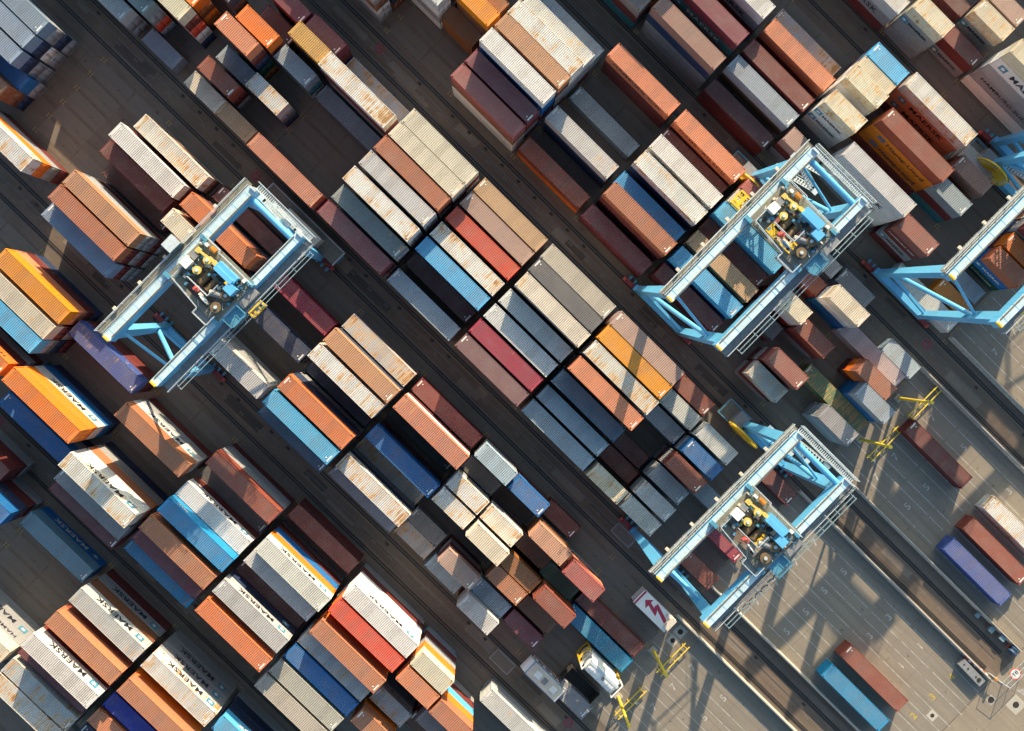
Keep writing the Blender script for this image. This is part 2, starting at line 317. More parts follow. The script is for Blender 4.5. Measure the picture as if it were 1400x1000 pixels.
# ------------------------------------------------------------------ stacks table: id|length|level height|X|Y|colours from the top down
STACKS = '''
M1|40|2.6|-74.15|-2.47|ltgrey grey grey
M2|40|2.6|-71.28|0.40|greyteal grey red grey
M3|40|2.6|-66.15|3.29|cream maroon red white navy
M4|40|2.6|-67.20|6.01|orange brownor orange brown
M5|40|2.6|-65.34|9.99|greynavy rust grey
M0|20|2.6|-63.50|-2.35|bluegrey
M6|20|2.6|-53.33|6.28|salmon maroon navy green brownor
M7|20|2.6|-53.05|9.12|orange maroon grey brown
M8|20|2.6|-53.07|11.65|dkmaroon maroon
M10|20|2.6|-53.08|14.77|purple maroon maroon
M11|20|2.6|-46.51|15.13|purple maroon navy
M9|20|2.6|-46.48|12.61|ochre brown grey brown
M12|40|2.6|-36.72|12.30|rustwhite maroon maroon grey grey
M13|40|2.6|-37.05|15.11|rustgrey
M14|20|2.6|-46.50|9.10|bluegrey teal grey
M14b|40|2.6|-37.00|9.40|bluegrey
M15|20|2.6|-53.18|3.37|bluegrey grey
M15b|20|2.6|-46.55|3.49|rustgrey grey navy
M16|20|2.6|-53.01|0.45|redbrown maroon grey
M17|20|2.6|-53.85|-2.43|cream grey
M17b|20|2.6|-47.73|-2.38|tan grey
M18|40|2.6|-36.71|-2.31|salmonrust maroon brown grey
Ca|40|2.6|-23.50|-2.16|purple maroon grey maroon
Cb|40|2.6|-23.54|0.74|rustgreen white maroon grey
Cc|40|2.6|-23.70|3.61|rustwhite white grey maroon navy
Cd|40|2.6|-23.60|6.64|ltgrey white grey maroon navy
Ce|40|2.6|-23.62|9.50|terracotta maroon grey maroon navy
Cf|40|2.6|-23.49|12.19|cream white maroon grey grey
Cg|40|2.6|-23.38|14.72|cream maroon white grey grey
Da|40|2.6|-10.41|-2.16|ltblue grey maroon
Db|40|2.6|-10.50|1.23|dkmaroon maroon
Dc|40|2.6|-10.38|3.75|skyblue white maroon grey
Dd|40|2.6|-10.36|6.61|rustwhite white grey maroon
De|40|2.6|-10.35|9.64|red maroon white maroon
Df|40|2.6|-10.35|12.51|pinktan grey maroon maroon
Dg|40|2.6|-10.36|15.15|tan maroon navy grey
Ea|40|2.6|2.83|-1.96|mauve maroon grey maroon
Eb|40|2.6|2.81|0.86|crimson maroon maroon grey
Ec|40|2.6|2.85|3.77|whiteblue grey grey maroon
Ed|40|2.6|2.90|6.68|whiteblue grey maroon maroon
Ee|40|2.6|3.00|9.75|whitetan white maroon grey grey
Ef|40|2.6|2.83|12.40|dkgrey grey maroon maroon grey
Eg|40|2.6|2.74|14.92|beige white grey maroon grey
Fa|40|2.6|16.12|-2.01|ltblue grey maroon
Fb|40|2.6|16.18|0.88|paleblue grey maroon
Fc|40|2.6|15.94|3.89|steelblue navy grey maroon
Fd|40|2.6|16.19|6.71|salmon maroon grey white maroon
Fe|40|2.6|16.18|9.71|rustwhite grey white maroon grey
Ff|40|2.6|15.96|12.48|amber maroon grey maroon navy
Fg|40|2.6|15.89|15.04|pinktan grey maroon maroon grey
Ga|20|2.6|26.04|-2.04|rustcream grey maroon
Gb|20|2.6|26.18|1.11|maroon
Gc|20|2.6|25.64|3.83|dkmaroon
Ge|20|2.6|26.21|9.93|greywhite teal
Gf|20|2.6|26.04|12.80|greywhite grey maroon
Gg|20|2.6|26.02|15.54|redbrown maroon grey
Ha|20|2.6|32.60|-1.98|ltgrey grey maroon
Hb|20|2.6|32.65|0.94|ltgrey grey maroon
Hc|20|2.6|32.31|3.98|grey grey navy
Hd|20|2.6|32.31|6.76|redbrown grey maroon grey
He|20|2.6|32.61|9.70|blue grey navy grey
Hf|20|2.6|32.63|12.68|ltgrey grey maroon grey
Ib|20|2.6|39.37|6.88|bluegrey grey
Ic|20|2.6|45.65|3.91|crimson
Id|20|2.6|45.68|-1.75|redbrown
Ie|20|2.6|45.31|15.35|maroon
L1|40|2.9|-67.60|-26.24|rustwhite orange grey maroon
L2|40|2.6|-51.06|-14.58|white maroon maroon grey
L3|40|2.9|-50.07|-11.52|rustwhite rust grey
L4|40|2.6|-51.42|-17.44|maroon maroon grey
L5|40|2.6|-51.16|-20.17|dkmaroon
L6|40|2.6|-36.72|-14.32|orangesalmon rust maroon grey grey
L7|40|2.6|-37.02|-17.65|cream rust maroon grey maroon
L8|40|2.6|-36.74|-11.20|dkmaroon maroon
L9|40|2.6|-23.69|-14.15|crimson maroon
L10|40|2.6|-23.60|-19.57|navy grey
L11|40|2.6|-23.56|-26.37|greywhite grey grey white
L12|40|2.6|-10.25|-25.64|skyblue maroon grey blue grey
L13|40|2.6|-10.33|-28.24|steelblue grey blue
L14|40|2.6|-10.27|-22.77|orangesalmon navy navy grey grey
L16|40|2.6|-10.51|-19.93|navy
L17|40|2.6|-10.30|-16.86|rustwhite white maroon grey navy
L18|40|2.6|-10.26|-13.95|orangetan navy grey maroon grey
L19|40|2.6|-10.38|-11.21|rustgrey maroon grey
N1|40|2.6|2.70|-11.05|dkred maroon
N2|40|2.6|2.84|-13.80|ribsalmon white maroon grey grey
N3|40|2.6|2.65|-16.32|dkteal
N4|40|2.6|2.89|-19.70|blue navy maroon grey
N5|40|2.6|2.74|-22.92|rustgrey
N6|40|2.6|2.77|-27.96|bluegrey grey
N7|40|2.6|2.82|-25.44|rustwhite navy grey grey
O1|20|2.6|12.37|-27.77|rustgrey
O2|20|2.6|12.36|-25.27|grey
O3|20|2.6|12.56|-19.45|rustwhite grey maroon grey
O4|20|2.6|12.50|-16.61|rustwhite grey navy grey
O5|20|2.6|19.07|-16.56|rustwhite grey maroon grey
O6|20|2.6|19.15|-19.41|cream grey maroon grey maroon
O7|20|2.6|12.60|-14.00|dkgrey maroon
O8|20|2.6|12.50|-10.97|ltblue grey grey maroon
O9|20|2.6|19.22|-11.15|blue maroon maroon
O10|20|2.6|25.71|-10.70|maroon
O12|20|2.6|25.82|-13.68|salmontan brown rust grey
O13|20|2.6|25.34|-16.58|brown brown
O14|20|2.6|25.97|-19.75|brownor brown maroon
O15|20|2.6|25.88|-22.35|orangebrown brown grey
O16|20|2.6|31.46|-16.99|green maroon
O17|20|2.6|32.74|-14.05|pinkred salmon maroon grey
O18|20|2.6|32.40|-19.51|redbrown brownor maroon grey
O19|20|2.6|32.60|-22.75|brown maroon
O20|20|2.6|32.58|-25.67|purple maroon
O21|20|2.6|26.01|-25.70|ltblue grey
O22|20|2.6|25.88|-28.22|greywhite grey maroon
O23|20|2.6|19.08|-25.07|pinktan maroon grey maroon
O24|20|2.6|19.13|-28.34|ltblue
P2x|20|2.6|45.80|-28.55|grey
P3x|40|2.6|42.01|-19.40|cyanblue
P4x|40|2.6|41.70|-16.60|maroon
Q1|40|2.6|59.20|35.44|maroon
Q2|40|2.6|75.75|35.78|rustwhite
Q3|40|2.6|75.69|31.35|redbrown
Q4|40|2.6|75.81|27.14|indigo
Q5|40|2.6|75.93|5.07|redbrown
Q6|40|2.6|75.97|1.00|cyanblue
R1|20|2.6|-34.43|30.08|brownor brownor
R2|20|2.6|-33.72|32.60|amber brown grey brown
R3|20|2.6|-34.37|35.20|brownor brown grey
R4|40|2.6|-23.56|29.92|white blueM blue maroon grey
R5|40|2.6|-23.54|32.82|orangetan maroon grey grey maroon
R6|40|2.6|-23.53|35.32|rustwhite white grey grey grey
R6b|40|2.6|-23.54|37.84|greywhite grey grey maroon
R6c|40|2.6|-23.75|40.81|bluegrey grey
R7|40|2.6|-23.58|26.96|purple maroon grey maroon
R8|40|2.6|-23.55|24.20|pinkmaroon rust whiteM whiteM
S1|40|2.6|-10.50|24.45|redbrown orange
S2|40|2.6|-10.48|29.86|greywhite navyM navy
S3|40|2.6|-10.65|35.38|bluegrey
S4|40|2.6|-10.51|42.29|salmonH maroonH maroon
T1|40|2.6|2.71|42.28|salmonH maroon maroon
T2|40|2.6|2.69|39.49|maroon maroon
T3|40|2.6|2.79|36.63|white maroon grey maroon
T4|40|2.6|2.81|33.57|rustwhite navyM navy navy
T5|40|2.6|2.63|30.01|azure maroon maroon
T6|40|2.6|2.83|27.49|terracotta maroon maroon maroon
T7|40|2.6|2.67|24.04|purple maroon
U1|40|2.6|16.01|25.32|maroon maroon
U2|40|2.6|15.97|28.27|skyblue blueM grey
U3|40|2.6|15.94|31.45|tan maroon grey
U4|40|2.6|15.99|34.55|maroon maroon
U5|40|2.6|15.87|37.07|skyblue blueM grey
U6|40|2.6|15.98|39.68|cream greyM grey
U7|40|2.6|15.90|42.28|pinkred maroon grey
V1|20|2.6|25.91|30.64|dkgrey maroon
V2|20|2.6|26.20|33.99|cream white red maroon
V3|20|2.6|26.01|39.65|redbrown maroon
V4|20|2.6|26.27|43.82|white
V5|20|2.6|32.91|44.14|grey
V6|20|2.6|32.24|39.44|cream white blue blue
V7|20|2.6|32.50|33.47|redbrown maroon grey
V8|20|2.6|32.25|27.15|maroonsalmon maroon grey maroon
V9|20|2.6|32.13|24.26|rustgrey maroon grey
V10|40|2.6|41.43|39.06|greymauve
V11|20|2.6|45.16|41.58|paleblue
V12|40|2.6|42.18|30.44|rustygreen
V13|20|2.6|43.12|35.47|salmonmaroon orange maroon
V14|20|2.6|45.31|32.96|bluegrey blue blue
V15|20|2.6|43.80|26.99|grey bluegrey grey
X1|40|2.6|-23.68|49.80|pinkgrey maroon teal
X2|40|2.6|-10.42|50.52|pinkbrown navy greyM greyM
X3|40|2.6|-10.46|55.19|purple tealM maroon grey
X4|40|2.6|-10.46|60.40|white greyM maroon blue
X5|40|2.6|2.58|49.30|dkmaroon maroon
X6|40|2.6|2.64|53.06|bluegrey brown pinkgrey
X7|40|2.6|2.65|56.20|maroon maroon navy
X8|40|2.6|2.71|60.33|salmon maroon navy
X9|40|2.6|2.44|64.41|rustgrey
X10|20|2.6|12.55|57.20|rustcream whiteM whiteM whiteM greyM
X11|20|2.6|12.35|61.66|rustcream white white white grey
X12|20|2.6|12.33|64.51|tancream white white grey
X13|20|2.6|12.34|67.16|skyblue navy grey maroon
X14|20|2.6|12.40|51.45|pinktan maroon grey
X15|40|2.6|22.42|53.87|greywhite whiteM whiteM whiteM grey
X16|40|2.9|23.09|61.59|redbrown yellowL yellowL maroon
X17|40|2.6|22.10|67.99|rustwhite salmonM salmonM maroon
X18|20|2.6|32.25|53.31|maroonsalmon maroonH greyM maroon
X19|20|2.6|32.28|61.72|bluegrey maroon teal
X20|20|2.6|32.42|65.85|pinkbrown brown maroon
X21|20|2.6|32.41|68.74|rustgrey grey
Z1|40|2.6|2.59|75.54|greywhite greyM maroon
Z2|20|2.6|12.24|76.34|rustcream greyM grey greyM
Z3|20|2.6|18.88|79.16|maroon greyM
Z4|20|2.6|19.00|83.54|rustcream greyM greyM
Z5|20|2.6|18.93|86.38|pinktan maroon grey
Z6|20|2.6|12.57|83.06|dkmaroon maroon
Z7|40|2.9|28.72|79.34|cream whiteM grey greyH whiteM
Y1|40|2.6|-79.54|-11.62|greyblue grey navy grey
Y2|40|2.6|-79.57|-14.27|greyblue navy rustwhite grey
Y3|40|2.6|-79.26|-17.00|greyblue navy grey grey
Y4|40|2.6|-78.52|-19.52|blue grey
Y5|40|2.6|-78.63|-22.02|rust rust navy
K1|40|2.6|-49.85|-25.92|terracotta maroon grey maroon grey
K2|40|2.6|-49.87|-23.17|orangetan grey grey maroon grey
K3|40|2.6|-49.92|-28.82|greyblue maroon grey grey
K4|40|2.9|-49.68|-37.58|amber salmon maroon navy
K5|40|2.9|-49.69|-40.54|cream maroon grey maroon
K6|40|2.9|-49.70|-43.21|skyblue grey navy maroon
K7|40|2.6|-50.16|-48.01|orangeH maroon grey maroon grey
K8|40|2.9|-36.74|-47.35|orange orange whiteM blueM darkM
K9|40|2.6|-37.00|-52.55|blue grey navy
K10|40|2.6|-36.92|-38.62|rustblue maroon maroon
K11|40|2.9|-23.56|-41.25|orangebrown whiteM greyM maroon
K12|40|2.9|-23.53|-50.33|rustwhiteM greywhite orangebrown greyM darkM
K13|40|2.6|-23.59|-53.68|grey grey maroon grey
K14|40|2.6|-23.62|-56.32|crimsonmaroon maroon grey
K15|40|2.6|-36.59|-63.57|blue navy maroon greyM
K16|40|2.6|-23.64|-63.71|speckle blueM
K17|40|2.6|-41.43|-60.46|maroon maroon grey
P1|40|2.6|-10.34|-54.98|cyanblue grey maroon
P2|40|2.6|-10.32|-52.32|purple maroon grey grey
P3|40|2.6|-10.27|-49.47|orangebrown red maroon grey maroon
P4|40|2.6|-10.21|-46.05|azureS navy maroon grey grey
P5|40|2.6|-10.27|-43.53|whiteM maroon grey grey
P6|40|2.6|-10.40|-41.02|dkgrey maroon
P7|40|2.6|-10.30|-37.70|redbrown greyM greyM maroonH
Q1b|40|2.6|2.69|-36.40|dkmaroon maroon
Q2b|40|2.6|2.94|-40.80|whiteM orange blueM maroon grey
Q3b|40|2.6|2.89|-43.72|greywhite navy maroon grey
Q4b|40|2.6|2.85|-46.28|dkmaroon grey grey
Q5b|40|2.6|2.85|-48.80|greymauveM navyM maroon grey grey
Q6b|40|2.6|3.02|-52.30|orangesalmon grey maroon grey grey
R1b|40|2.6|15.98|-37.05|whiteM whiteM whiteM maroon grey
R2b|40|2.6|16.03|-39.84|red orange maroon grey grey
R3b|40|2.6|16.18|-43.64|orangebrown orange maroon grey maroon
R4b|40|2.6|16.07|-46.58|rustgrey grey navy maroon
R5b|40|2.6|16.10|-49.39|blue maroon grey grey
R6x|40|2.6|16.15|-52.35|greybeige grey maroon grey
R7b|40|2.6|16.14|-55.18|beige maroon grey grey
S1b|20|2.6|26.04|-37.27|cream orange greyM maroon bluegrey
S2b|20|2.6|26.04|-40.09|salmon maroon maroon grey grey
S3b|20|2.6|32.53|-40.23|terracotta orange skyblue maroon grey
S4b|20|2.6|32.54|-43.13|pinkgrey maroon grey grey
S5b|20|2.6|26.20|-46.23|rustgrey grey grey
S6b|20|2.6|26.14|-49.43|orangebrown orange grey maroon
S7b|20|2.6|32.72|-46.04|brown brown
S8b|40|2.6|41.43|-36.27|greywhite greyM
W1|40|2.6|-23.33|-77.42|cream greyH greyM greyH
W2|40|2.9|-10.21|-71.27|whiteM maroon grey maroon grey
W3|40|2.6|-10.23|-67.60|orangebrown redbrown maroon grey grey
W4|40|2.9|-10.27|-63.79|greywhiteM brown greyM maroonH
W5|40|2.6|-10.38|-74.45|crimsonmaroon grey grey maroon
W6|40|2.6|-10.30|-77.77|rustgrey grey maroon grey
W7|40|2.6|-10.20|-80.51|rustwhite grey maroon grey
W8|40|2.6|3.06|-67.56|orangebrown orange maroon grey grey
W9|40|2.9|2.96|-63.49|rustwhiteM greyM greyM grey
W10|40|2.6|2.96|-71.58|ultrablueS grey maroon grey
W11|40|2.6|3.01|-74.69|salmon maroon grey grey
W12|40|2.6|3.10|-78.71|navy navy grey
W13|40|2.6|16.00|-63.51|skyblueM darkM darkM greyM
AA|40|2.6|41.3|50.5|greywhite
BB|20|2.6|44.3|53.4|yellow
CC|20|2.6|44.2|56.2|bluegrey
DD|20|2.6|45.4|60.3|terracotta blueM greenE
EE|20|2.6|45.4|63.1|orange maroon grey
EF|20|2.6|45.4|65.95|redbrown maroon grey navy grey
EG|20|2.6|45.4|68.8|grey maroon white brown grey
RA|40|2.6|-50.55|24.1|greywhite grey rust greywhite grey
RB|40|2.6|-50.4|26.95|terracotta red navy brown
RC|40|2.6|-43.7|29.75|greywhite white greyM white
RD|40|2.6|-43.7|32.65|amber maroon grey navy
'''
PAL = dict(white=(.74,.73,.70), indigo=(.055,.10,.33), ultrablue=(.003,.022,.34), azure=(.004,.25,.56), whiteblue=(.66,.68,.68), whitetan=(.72,.65,.55), cream=(.72,.64,.50), tancream=(.62,.55,.43), ltgrey=(.55,.55,.55), greywhite=(.58,.59,.59),
 grey=(.30,.31,.32), dkgrey=(.115,.115,.125), greyblue=(.22,.30,.42), greyteal=(.25,.32,.33), greybeige=(.40,.39,.35), greymauve=(.44,.41,.42), bluegrey=(.27,.34,.40), greynavy=(.10,.12,.17),
 ltblue=(.34,.46,.54), ltbluegrey=(.40,.46,.53), paleblue=(.42,.53,.60), steelblue=(.06,.12,.20), navy=(.02,.04,.10), blue=(.006,.14,.40), cyanblue=(.003,.26,.50), skyblue=(.09,.46,.80),
 teal=(.03,.17,.20), dkteal=(.02,.05,.06), green=(.015,.085,.05), rustygreen=(.15,.24,.12), rustgreen=(.24,.29,.29), maroon=(.15,.027,.026), dkmaroon=(.10,.022,.025), crimson=(.34,.018,.06),
 crimsonmaroon=(.17,.035,.045), purple=(.19,.038,.058), mauve=(.21,.10,.11), dkred=(.26,.045,.045), red=(.66,.075,.035), terracotta=(.46,.15,.075), salmon=(.68,.23,.11), orangesalmon=(.70,.19,.06),
 orangetan=(.56,.27,.14), salmontan=(.52,.27,.17), salmonrust=(.55,.20,.12), ribsalmon=(.60,.21,.12), pinkmaroon=(.30,.085,.085), pinkred=(.40,.09,.085), orange=(.80,.19,.012), amber=(.85,.30,.008), ochre=(.62,.34,.07),
 brownor=(.30,.11,.03), brown=(.19,.075,.035), orangebrown=(.44,.17,.08), tan=(.54,.34,.19), pinktan=(.48,.31,.26), pinkbrown=(.30,.16,.13), pinkgrey=(.30,.24,.23), redbrown=(.26,.062,.038), beige=(.52,.47,.39),
 rust=(.23,.10,.055), speckle=(.12,.26,.36), darkM=(.03,.05,.08))
RUSTY = dict(rustwhite='white', rustgrey='greywhite', rustcream='cream', rustblue='indigo')
def colour(tok):
    t = tok; let = None; rust = .10
    if t in ('darkM',): return PAL['navy'], .1, 'M', 'dark grey'
    if t[-1] in 'MHLSE' and t[-1].isupper(): let = t[-1]; t = t[:-1]
    if t in ('rustwhite', 'rustgrey', 'rustcream', 'rustblue'): c = PAL[RUSTY[t]]; rust = .88 if t != 'rustblue' else .5
    elif t == 'rustygreen': c = PAL[t]; rust = .8
    elif t == 'yellow': c = (.62, .20, .008)
    else: c = PAL[t]
    if t in ('rustgreen',): rust = .5
    if t in ('salmonrust', 'ribsalmon', 'cream', 'greywhite', 'whitetan', 'tancream', 'rust', 'ltgrey'): rust = .45
    if t in ('white', 'red', 'cyanblue', 'skyblue', 'crimson', 'orange'): rust = .12
    return c, rust, let, t
WORD = dict(greyteal='grey-green', ltgrey='light grey', ltblue='pale blue', ltbluegrey='pale blue-grey', bluegrey='blue-grey', greyblue='blue-grey', greynavy='dark blue-grey', dkgrey='dark grey', dkteal='dark teal', rustygreen='rusty green',
 rustgreen='grey-green', dkmaroon='dark maroon', crimsonmaroon='wine red', purple='purple-maroon', dkred='dark red', orangesalmon='orange', salmonrust='worn salmon', ribsalmon='salmon', orangetan='orange-tan',
 salmontan='tan-orange', pinkmaroon='pinkish maroon', pinkred='pinkish red', brownor='brown-orange', orangebrown='orange-brown', pinktan='pinkish tan', pinkbrown='pinkish brown', pinkgrey='pinkish grey', redbrown='red-brown',
 whiteblue='white', whitetan='cream-white', tancream='tan', greywhite='grey-white', greybeige='grey-beige', greymauve='mauve-grey', cyanblue='bright blue', ultrablue='deep blue', azure='azure blue', skyblue='sky blue', paleblue='pale blue', steelblue='steel blue', rustwhite='rust-streaked white',
 rustgrey='rust-streaked grey', rustcream='rust-stained cream', rustblue='rusty blue', rust='rusty brown', speckle='blue-speckled', amber='amber yellow', maroonsalmon='maroon')
PAL['maroonsalmon'] = (.30, .10, .08); PAL['salmonmaroon'] = (.42, .15, .09); PAL['orangeH'] = PAL['orange']; WORD['salmonmaroon'] = 'orange-red'

# ------------------------------------------------------------------ container meshes (origin: centre of the floor, height 2.59)
HH = 2.59; WW = 2.438
def corr(n, pitch, depth):
    pts = []
    for i in range(n): x = i * pitch; pts += [(x, 0), (x + pitch * .28, 0), (x + pitch * .48, depth), (x + pitch * .80, depth)]
    pts.append((n * pitch, 0)); return pts
def container_meshes(L):
    o = {}
    f = MB(); hx, hy = L / 2, WW / 2
    for sx in (-1, 1):
        for sy in (-1, 1):
            f.box((sx * (hx - .08), sy * (hy - .08), HH / 2), (.16, .16, HH - .24))
            for z in (.06, HH - .055): f.box((sx * (hx - .09), sy * (hy - .083), z), (.184, .17, .122))
        f.box((sx * (hx - .06), 0, HH - .07), (.10, WW - .33, .12)); f.box((sx * (hx - .06), 0, .08), (.10, WW - .33, .14))
    for sy in (-1, 1):
        f.box((0, sy * (hy - .035), HH - .06), (L - .36, .055, .09)); f.box((0, sy * (hy - .035), .085), (L - .36, .06, .15))
    o['frame'] = f
    r = MB(); n = int((L - .9) / .262); pt = (L - .9) / n; pr = corr(n, pt, .046); x0 = -(L - .9) / 2; y = hy - .065; z0 = HH - .055
    vs = []
    for x, d in pr: vs += [(x0 + x, -y, z0 + d), (x0 + x, y, z0 + d)]
    r.add(vs, [(2 * i, 2 * i + 2, 2 * i + 3, 2 * i + 1) for i in range(len(pr) - 1)])
    for sx in (-1, 1): r.box((sx * (L / 2 - .28), 0, HH - .035), (.345, WW - .36, .03))
    o['roof'] = r
    s = MB(); n = int((L - .4) / .262); pt = (L - .4) / n; pr = corr(n, pt, .036); x0 = -(L - .4) / 2
    vs = []
    for x, d in pr: vs += [(x0 + x, hy - .05 + d, .16), (x0 + x, hy - .05 + d, HH - .1)]
    s.add(vs, [(2 * i, 2 * i + 1, 2 * i + 3, 2 * i + 2) for i in range(len(pr) - 1)])
    o['side_panel'] = s
    w = MB(); n = 8; pt = (WW - .34) / n; pr = corr(n, pt, .045); y0 = -(WW - .34) / 2
    vs = []
    for x, d in pr: vs += [(-hx + .07 - d, y0 + x, .15), (-hx + .07 - d, y0 + x, HH - .12)]
    w.add(vs, [(2 * i, 2 * i + 2, 2 * i + 3, 2 * i + 1) for i in range(len(pr) - 1)])
    o['front_wall'] = w
    d = MB(); d.box((hx - .06, .535, HH / 2), (.05, 1.04, HH - .3))
    for yy in (.25, .80):
        d.tube((hx - .015, yy, .14), (hx - .015, yy, HH - .14), .022, 6); d.box((hx - .01, yy + .13, 1.1), (.02, .26, .05))
    for zz in (.5, 1.05, 1.6, 2.1): d.box((hx - .025, 1.03, zz), (.03, .10, .12))
    o['door'] = d
    return o
CM = {}
for sz, L in ((40, 12.19), (20, 6.058)):
    CM[sz] = {k: b.mesh(k, MAT_ROOF if k == 'roof' else MAT_SIDE) for k, b in container_meshes(L).items()}
    CM[sz]['raw'] = container_meshes(L)
    mk = MB(); hx = L / 2
    mk.box((hx - .33, -.35, HH - .012), (.20, 1.0, .012)); mk.box((hx - .75, -.55, HH + .002), (.17, .17, .012))
    CM[sz]['mark'] = mk.mesh('identification_mark', M_WINK)

def lettering(root, let, h, sz, side):
    """writing on a long wall; side -1 = wall facing -Y, +1 = wall facing +Y"""
    y = side * (WW / 2 + .012)
    def put(me, x, z, name='lettering'):
        o = bpy.data.objects.new(name, me); C.objects.link(o); o.parent = root
        o.location = (x * (-side), y, z); o.rotation_euler = (PI / 2, 0, 0 if side < 0 else PI)
    k = 1.0 if sz == 40 else .55
    dark = tuple(root['paint'])[0] + tuple(root['paint'])[1] + tuple(root['paint'])[2] > .60 or let in 'ML'
    if let == 'M':
        blue = root['paint'][2] > root['paint'][0] * 1.6 and root['paint'][2] > .12
        put(text_mesh('MAERSK', 1.55 * k, M_WINK if blue else M_INK, 1.12, .03), .45 * k, 1.32)
        put(STAR, -4.35 * k, 1.35, 'star_emblem')
    elif let == 'H':
        put(text_mesh('HAMBURG SÜD', 1.05 * k, M_INK if dark else M_WINK, 1.22, .012), -.1, 1.55)
    elif let == 'L':
        put(text_mesh('Hapag-Lloyd', 1.25 * k, M_INK, 1.12, .02), 1.2 * k, 1.3); put(LMARK, -3.9 * k, 1.35, 'company_emblem')
    elif let == 'E':
        put(text_mesh('EVERGREEN', 1.25 * k, M_WINK, 1.1, .02), 0, 1.3)
    elif let == 'S':
        put(text_mesh('MSC', .9 * k, M_WINK, 1.1, .02), 3.9, 1.7)
# star emblem: a seven pointed white star on a blue square
st = MB(); st.add([(-.62, -.62, -.004), (.62, -.62, -.004), (.62, .62, -.004), (-.62, .62, -.004)], [(0, 1, 2, 3)])
me = st.mesh('star_emblem', M_LOGO); me.materials.append(M_WINK)
vs = [v.co[:] for v in me.vertices]; base = len(vs)
pts = [(0, 0, .006)] + [((.50 if i % 2 == 0 else .20) * math.sin(PI * i / 7), (.50 if i % 2 == 0 else .20) * math.cos(PI * i / 7), .006) for i in range(14)]
fs = [(0, 1, 2, 3)] + [(base, base + 1 + (i + 1) % 14, base + 1 + i) for i in range(14)]
me2 = bpy.data.meshes.new('star_emblem'); me2.from_pydata(vs + pts, [], fs); me2.materials.append(M_LOGO); me2.materials.append(M_WINK)
for i, p_ in enumerate(me2.polygons): p_.material_index = 0 if i == 0 else 1
STAR = me2
lm = MB()
for dx in (-.45, .25): lm.add([(dx, -.55, 0), (dx + .5, -.55, 0), (dx + .85, .0, 0), (dx + .5, .55, 0), (dx, .55, 0), (dx + .3, 0, 0)], [(0, 1, 2, 5), (5, 2, 3, 4)])
LMARK = lm.mesh('company_emblem', M_TRIM)

GROUP = 'shipping containers stacked in the yard'
def container(sz, x, y, z, h, tok, side=None, extra_let=False, rustadd=0.0, yaw=0.0, open_top=False):
    c, rust, let, word = colour(tok)
    rr = random.Random(hash((round(x, 1), round(y, 1), round(z, 1))))
    j = 1 + rr.uniform(-.09, .09); c = tuple(min(.85, v * (j + rr.uniform(-.03, .03))) * (.86 if max(c) > .45 else .93) for v in c)
    root = bpy.data.objects.new('shipping_container', None); C.objects.link(root); root.empty_display_size = .5
    root.location = (x, y, z); root.scale = (1, 1, h / HH); root.rotation_euler.z = yaw + rr.uniform(-.0022, .0022)
    root['paint'] = c
    def part(key, name, ry=0, rz=0, sc=None):
        o = bpy.data.objects.new(name, CM[sz][key]); C.objects.link(o); o.parent = root
        o.color = (c[0], c[1], c[2], max(0, min(1.3, rust + rustadd + rr.uniform(-.08, .1)))); o.rotation_euler.z = rz
        if sc: o.scale = sc
        return o
    part('frame', 'frame'); part('roof', 'roof'); part('side_panel', 'side_panel'); part('side_panel', 'side_panel', rz=PI)
    part('front_wall', 'front_wall'); part('door', 'door'); part('door', 'door', sc=(1, -1, 1))
    if rr.random() < .62:
        o = bpy.data.objects.new('identification_mark', CM[sz]['mark']); C.objects.link(o); o.parent = root
        if rr.random() < .45: o.rotation_euler.z = PI
    if let: lettering(root, let, h, sz, side if side else (-1 if y > 5 else 1))
    return root

# ------------------------------------------------------------------ place the stacks
def px(x, y, z):
    v = Matrix(CAM_R) @ Vector((x, y, z - CAM_H)); return (700 + CAM_F * v.x / -v.z, 500 - CAM_F * v.y / -v.z)
cells = []
for ln in STACKS.strip().split('\n'):
    nm, sz, h, x, y, cols = ln.split('|'); cols = cols.split(); n = len(cols); h = float(h)
    cells.append(dict(nm=nm, sz=int(sz), h=h, x=float(x), y=float(y), cols=cols, n=n))
indiv = []; rest = []
for s in cells:
    for k, tok in enumerate(s['cols']):
        z = (s['n'] - 1 - k) * s['h']; u, v = px(s['x'], s['y'], z + s['h'])
        r = math.hypot(u - 666, v - 472); ins = -40 < u < 1440 and -40 < v < 1040
        let = colour(tok)[2]
        score = 1e6 if k == 0 else (0 if not ins else (500 if let else 0) + r * (1.0 if k == 1 else .8 if k == 2 else .55) * (1 if s['n'] > 2 else .7))
        (indiv if False else rest).append([score, s, k, tok, z, u, v])
rest.sort(key=lambda t: -t[0]); indiv = rest[:300]; rest = rest[300:]
indiv.sort(key=lambda t: (t[1]['nm'], t[2]))

